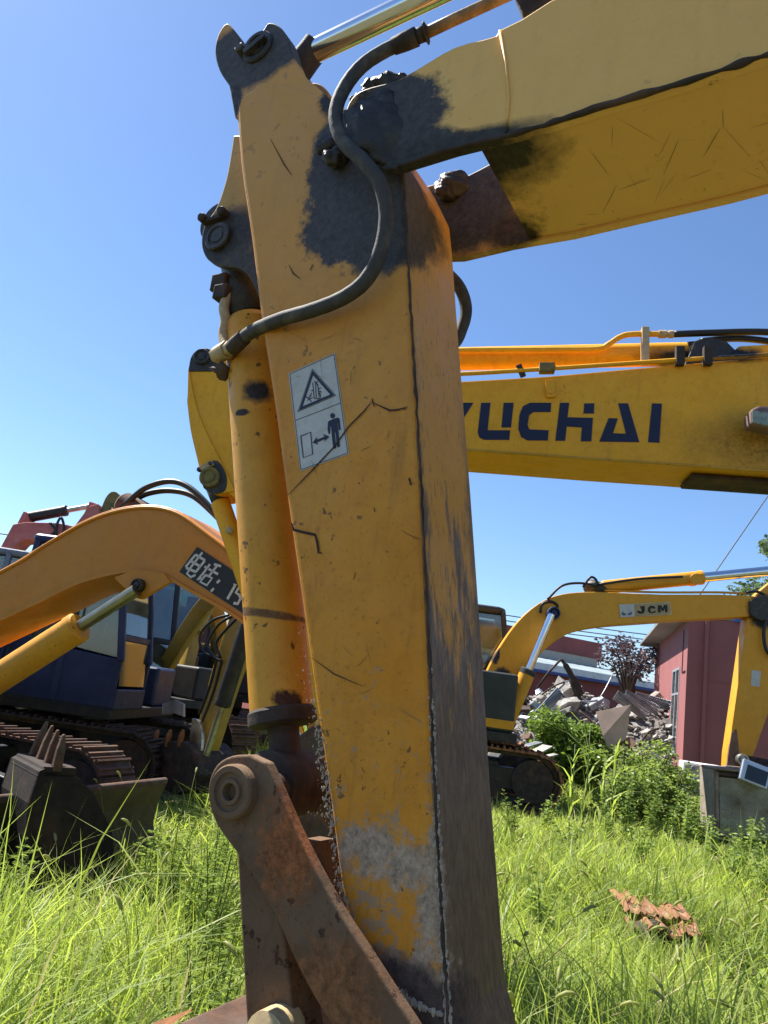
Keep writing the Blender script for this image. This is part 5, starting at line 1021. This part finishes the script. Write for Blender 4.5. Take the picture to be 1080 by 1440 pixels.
# tufts: blades gathered round tuft centres so the sward looks uneven
def grass_field(name, ntuft, per, r0, r1, pw, hh, ww_, label):
    tx, ty, tr = scatter(ntuft, r0, r1, pw); n = len(tx)
    th = hh * (1 + .6 * fbm(tx, ty, .9, 2.2) + .45 * fbm(tx, ty, .35, 6.2)) * rng.uniform(.6, 1.3, n)
    # taller on the near left, trampled low round the machines' front and on the bare patch
    th *= np.where(tx < -.25, 1.12, .95) * np.where(ty > 9, .85, 1.0) * np.where((tx > 2.2) & (tx < 4.6) & (ty > 11.5) & (ty < 15), .5, 1.0) * np.where(((tx - g0.x) ** 2 + (ty - g0.y + .45) ** 2) < .55 ** 2, .7, 1.0)
    th *= np.where((tx > 4.2) & (ty > 8.2) & (ty < 13), .55, 1.0)
    th *= np.where((tx < -1.0) & (ty > 4.1) & (ty < 9), .55, 1.0)
    vt = np.clip(.48 + .6 * fbm(tx, ty, .7, 9.1) + .35 * fbm(tx, ty, 2.3, 4.4) + rng.normal(0, .13, n), 0, 1)
    i = np.repeat(np.arange(n), per); m_ = len(i); sp = .05 + .012 * tr[i]
    x = tx[i] + rng.normal(0, 1, m_) * sp; y = ty[i] + rng.normal(0, 1, m_) * sp; k = keep(x, y); i = i[k]; x = x[k]; y = y[k]; m_ = len(i)
    h = th[i] * rng.uniform(.45, 1.15, m_); wid = ww_ * (1 + .17 * tr[i]) * rng.uniform(.6, 1.4, m_)
    me = blade_mesh(name, x, y, np.full(m_, -.03), h, wid, rng.uniform(0, 2 * np.pi, m_), np.abs(rng.normal(.62, .32, m_)), np.where(rng.random(m_) < .045, 1.6, np.clip(vt[i] + rng.normal(0, .2, m_), 0, 1)), M['grass'])
    return tag(link(me, name), label, 'grass', None, 'stuff')
grass_field('grass', 17500, 15, 1.7, 26, .85, .36, .0046, 'tall bright green grass filling the yard')
grass_field('long_grass', 1000, 7, 1.7, 10, .9, .55, .0062, 'long arching grass blades standing above the rest')
# foxtail heads on thin stalks
fx_, fy_, _r = scatter(150, 2.2, 7, 1.0); hb = MB()
for a, b in zip(fx_, fy_):
    h = rnd.uniform(.45, .72); az = rnd.uniform(0, 6.3); ln_ = rnd.uniform(.1, .3); P = [Vector((a + math.cos(az) * ln_ * t * t, b + math.sin(az) * ln_ * t * t, h * (t - .12 * t ** 4))) for t in (0, .3, .6, .85, 1.0)]
    hb.tube(P, .0016, 4, False); d = (P[-1] - P[-2]).normalized(); q = P[-1]
    hb.tube([q, q + d * .012, q + d * .045 + Vector((0, 0, -.004)), q + d * .075 + Vector((0, 0, -.018)), q + d * .09 + Vector((0, 0, -.03))], [.003, .0075, .0085, .006, .001], 6, False)
fo = hb.build('foxtails', leaf_mat('foxtail', (.36, .38, .13), (.4, .42, .15), (.7, .75, .25), .45), None, 0, 2, False); tag(fo, 'nodding foxtail seed heads scattered through the grass', 'grass', None, 'stuff')

def weed(px_x, px_y, height, nst, spread, label, group, feather=True, mat='weed', name='weed_plant', leafl=.09):
    o = thing(name, (px_x, px_y, 0), label, 'weed', group); sm_ = MB(); B = []; D = []; Ln = []; Wd = []
    for s_ in range(nst):
        az = rnd.uniform(0, 6.3); ln_ = rnd.uniform(.2, 1) * spread; h = height * rnd.uniform(.65, 1.05)
        P = [Vector((px_x + math.cos(az) * ln_ * t ** 1.5, px_y + math.sin(az) * ln_ * t ** 1.5, h * t)) for t in (0, .25, .5, .75, 1)]
        sm_.tube(P, [.005, .0045, .004, .003, .0015], 5, False)
        nl = int(h / .022)
        for k in range(nl):
            t = .15 + .85 * k / nl; j = min(int(t * 4), 3); p = P[j].lerp(P[j + 1], t * 4 - j); a = k * 2.4 + rnd.random(); e = rnd.uniform(.1, .6)
            d = Vector((math.cos(a), math.sin(a), e)); L = leafl * rnd.uniform(.6, 1.2) * (1.15 - .6 * t)
            B.append(p); D.append(d); Ln.append(L); Wd.append(L * (.16 if feather else .5))
            if feather:
                for f in (.35, .6):
                    for sg in (-1, 1):
                        B.append(p + d.normalized() * L * f); D.append(d + Vector((-d.y, d.x, .1)) * sg * .9); Ln.append(L * .45); Wd.append(L * .1)
    sm_.build('stems', M['stem'], o, 0, 2, False); n = len(B)
    link(leaf_mesh('leaves', np.array([tuple(b) for b in B]), np.array([tuple(d) for d in D]), np.array(Ln), np.array(Wd), np.clip(rng.normal(.5, .25, n), 0, 1), M[mat]), 'leaves', o)
    return o
for i, (px, py, d, h) in enumerate(((300, 1200, 4.4, .85), (318, 1190, 4.0, .8), (275, 1230, 4.2, .7), (330, 1260, 3.4, .62), (240, 1230, 4.6, .7), (300, 1300, 3.2, .55), (325, 1340, 2.9, .5), (205, 1260, 4.6, .6), (260, 1330, 3.4, .5), (40, 1220, 4.0, .55), (15, 1210, 4.2, .6))):
    p = at(px, py, d); weed(p.x, p.y, h, rnd.randint(4, 7), .16, ('tallest feathery weed, close behind the rusty tipping link', 'second tallest feathery weed, touching the rusty link pin', 'feathery weed just left of the two tallest by the link', 'feathery weed halfway down the rusty link', 'feathery weed in front of the right end of the dozer blade', 'feathery weed low down beside the rusty link, second from bottom', 'lowest feathery weed beside the foot of the rusty link', 'small feathery weed under the middle of the dozer blade', 'small feathery weed standing apart in the lower left grass', 'dark feathery weed before the loose toothed bucket', 'feathery weed at the very left edge before the bucket')[i], 'feathery weeds left of the rusty link')
for i, (px, py, d, h) in enumerate(((1040, 1200, 9.5, .55), (1070, 1210, 9.0, .6), (1000, 1210, 10, .5), (1030, 1230, 8.5, .5), (1075, 1240, 8, .55), (985, 1190, 11, .5), (1060, 1180, 10.6, .6))):
    p = at(px, py, d); weed(p.x, p.y, h, rnd.randint(4, 6), .2, ('broad-leaved weed before the middle of the cabinet glass', 'broad-leaved weed at the right edge before the cabinet', 'broad-leaved weed at the left foot of the cabinet', 'nearer broad-leaved weed in the grass before the cabinet', 'nearest broad-leaved weed at the right edge of the picture', 'broad-leaved weed left of the cabinet, by the washing machine', 'tall broad-leaved weed pressed against the cabinet glass')[i], 'weeds before the cabinet', False, 'weed', 'weed_plant', .12)
for i, (px, py, d, h, lb) in enumerate(((720, 1150, 9.5, .55, 'leafy weed in the grass just right of the stick, before the JCM tracks'), (770, 1140, 10.2, .6, 'leafy weed before the front of the JCM tracks'), (880, 1150, 10.5, .8, 'tall leafy weed at the edge of the shrubs, middle of the slope'), (915, 1150, 10.8, .85, 'tall leafy weed below the maroon side wall'), (945, 1160, 10.6, .8, 'tall leafy weed left of the cabinet post'), (965, 1165, 11.2, .75, 'leafy weed hiding the washing machine foot'), (855, 1150, 10.0, .7, 'leafy weed right of the reeds'), (900, 1190, 8.6, .55, 'leafy weed in open grass above the roof tiles'), (800, 1190, 8.8, .5, 'leafy weed in open grass below the reeds'), (1040, 1330, 5.2, .42, 'leafy weed right of the broken roof tiles'), (760, 1300, 5.6, .42, 'leafy weed in the grass near the stick foot'), (1060, 1390, 4.6, .4, 'leafy weed in the lower right corner'))):
    p = at(px, py, d); weed(p.x, p.y, h, rnd.randint(5, 8), .22, lb, 'leafy weeds on the right slope', i % 3 == 0, 'weed', 'weed_plant', .10)
# reed-like plants with long arching leaves
def reed(x, y, h, nl, label, k=1.0):
    o = thing('reed_plant', (x, y, 0), label, 'reed'); MB().tube([(x, y, 0), (x + .03, y, h * .5), (x + .02, y + .02, h)], [.013, .01, .004], 6).build('stem', M['stem'], o)
    z0 = np.linspace(.15, .8, nl) * h
    link(blade_mesh('leaves', np.full(nl, x), np.full(nl, y), z0, np.full(nl, h * .42) * rng.uniform(.7, 1.3, nl), np.full(nl, .034 * k), rng.uniform(0, 6.3, nl), rng.uniform(.6, 1.1, nl), rng.uniform(.3, 1, nl), M['grass']), 'leaves', o)
for i, (px, py, d, h, lb) in enumerate(((822, 1110, 10.6, 1.45, 'tallest reed, standing before the leafy bush'), (846, 1120, 10.3, 1.1, 'reed with a wide bright arching leaf, next to the tallest'), (802, 1115, 11.0, 1.15, 'short reed nearest the JCM tracks'), (862, 1110, 11.2, 1.2, 'slender reed in front of the plywood board'))):
    p = at(px, py, d); reed(p.x, p.y, h, 9, lb)

def foliage(name, blobs, n, ls, mat, parent=None, up=.3):
    """leaves spread through several overlapping lobes, denser near each lobe's skin"""
    B = []; tot = sum(b[3] * b[4] for b in blobs)
    for (cx, cy, cz, rx, rz) in blobs:
        m_ = int(n * rx * rz / tot); v = rng.normal(size=(m_, 3)); v /= np.linalg.norm(v, axis=1, keepdims=True); rr = rng.uniform(.35, 1.0, m_) ** .45 * (1 + .18 * rng.normal(size=m_))
        B.append(np.stack([cx + v[:, 0] * rx * rr, cy + v[:, 1] * rx * rr, cz + v[:, 2] * rz * rr], 1))
    B = np.concatenate(B); B = B[B[:, 2] > .02]; n = len(B); D = rng.normal(size=(n, 3)); D[:, 2] = np.abs(D[:, 2]) * up
    L = ls * rng.uniform(.5, 1.3, n)
    return link(leaf_mesh(name, B, D, L, L * .62, np.clip(rng.normal(.5, .25, n), 0, 1), M[mat]), name, parent)
def shrub(x, y, w_, h, n, ls, label, mat='leaf', group=None):
    o = thing('shrub', (x, y, 0), label, 'shrub', group); bl = []
    for k in range(9):
        a = rnd.uniform(0, 6.3); q = rnd.uniform(.1, .75) * w_; r = rnd.uniform(.28, .5) * w_; zc = rnd.uniform(.25, .85) * h * (1 - .35 * q / w_); bl.append((x + math.cos(a) * q, y + math.sin(a) * q, zc, r, min(r * .8, zc)))
    foliage('foliage', bl, n, ls, mat, o)
    m = MB()
    for k in range(5):
        a = k * 1.3; m.tube([(x, y, 0), (x + math.cos(a) * w_ * .3, y + math.sin(a) * w_ * .3, h * .4), (x + math.cos(a) * w_ * .5, y + math.sin(a) * w_ * .5, h * .75)], [.025, .018, .008], 5)
    m.build('stems', M['bark'], o, 0, 2, False); return o
for (px, py, d, w_, h, n, ls, lb) in ((775, 1040, 16.6, .85, 1.65, 3400, .12, 'leafy bush half hidden behind the JCM lift cylinder'), (825, 1040, 17.0, .85, 1.6, 3400, .12, 'broad leafy bush beside the plywood board'), (800, 1050, 16.2, .7, 1.15, 2400, .12, 'low front part of the leafy growth below the rubble')):
    p = at(px, py, d); shrub(p.x, p.y, w_, h, n, ls, lb)
for (px, py, d, w_, h, n, lb) in ((888, 1060, 15.4, .7, 1.5, 2600, 'light green shrub right of the plywood board'), (915, 1080, 15.0, .8, 1.45, 3000, 'light green shrub hugging the maroon side wall'), (940, 1100, 14.6, .6, 1.1, 2200, 'shrub at the corner of the maroon building'), (905, 1110, 13.6, .7, .95, 2400, 'low shrub in front of the maroon side wall'), (880, 1110, 13.2, .6, .75, 1800, 'low weedy shrub behind the reeds'), (955, 1130, 13.4, .45, .7, 1400, 'small shrub beside the washing machine')):
    p = at(px, py, d); shrub(p.x, p.y, w_, h, n, .085, lb, 'weed')
def tree(x, y, z0, z1, w_, n, ls, mat, label, nb=12):
    o = thing('tree', (x, y, 0), label, 'tree'); m = MB(); m.tube([(x, y, 0), (x + .1, y, z0), (x, y, (z0 + z1) / 2)], [.16, .12, .06], 8); bl = []
    for k in range(nb):
        a = k * 2.4; q = rnd.uniform(.25, .8) * w_; zc = z0 + (z1 - z0) * rnd.uniform(.15, .85); e = Vector((x + math.cos(a) * q, y + math.sin(a) * q, zc))
        m.tube([(x, y, z0 * .8), Vector((x, y, z0)).lerp(e, .5) + Vector((0, 0, .15)), e], [.05, .035, .012], 5); bl.append((e.x, e.y, e.z, rnd.uniform(.22, .4) * w_, rnd.uniform(.18, .34) * w_))
    m.build('trunk', M['bark'], o, 0, 2, False); foliage('crown', bl, n, ls, mat, o, 1.0); return o
p = at(886, 930, 25); tree(p.x, p.y, p.z - .8, p.z + .8, 1.15, 1300, .15, 'purple_leaf', 'dark purple-leaved tree standing behind the rubble', 16)
p = at(1085, 850, 27); tree(p.x, p.y, p.z - 1.2, p.z + 1.0, 1.8, 2200, .2, 'pale_leaf', 'pale green tree top beyond the maroon roof at the right edge')
p = at(1105, 772, 24); tree(p.x, p.y, p.z - 1.5, p.z + .6, .9, 900, .2, 'pale_leaf', 'taller grey-green tree whose twigs just touch the right edge')
# belt of trees closing the yard at the far left
bl = []
for k in range(26):
    x = -34 + k * 1.25 + rnd.uniform(-.4, .4); bl.append((x, 38 + rnd.uniform(-2, 2), rnd.uniform(1.2, 2.4), rnd.uniform(1.3, 2.0), rnd.uniform(1.2, 2.0)))
o = foliage('tree_belt', bl, 9000, .45, 'leaf'); tag(o, 'far belt of trees behind the machines on the left', 'trees', None, 'stuff')
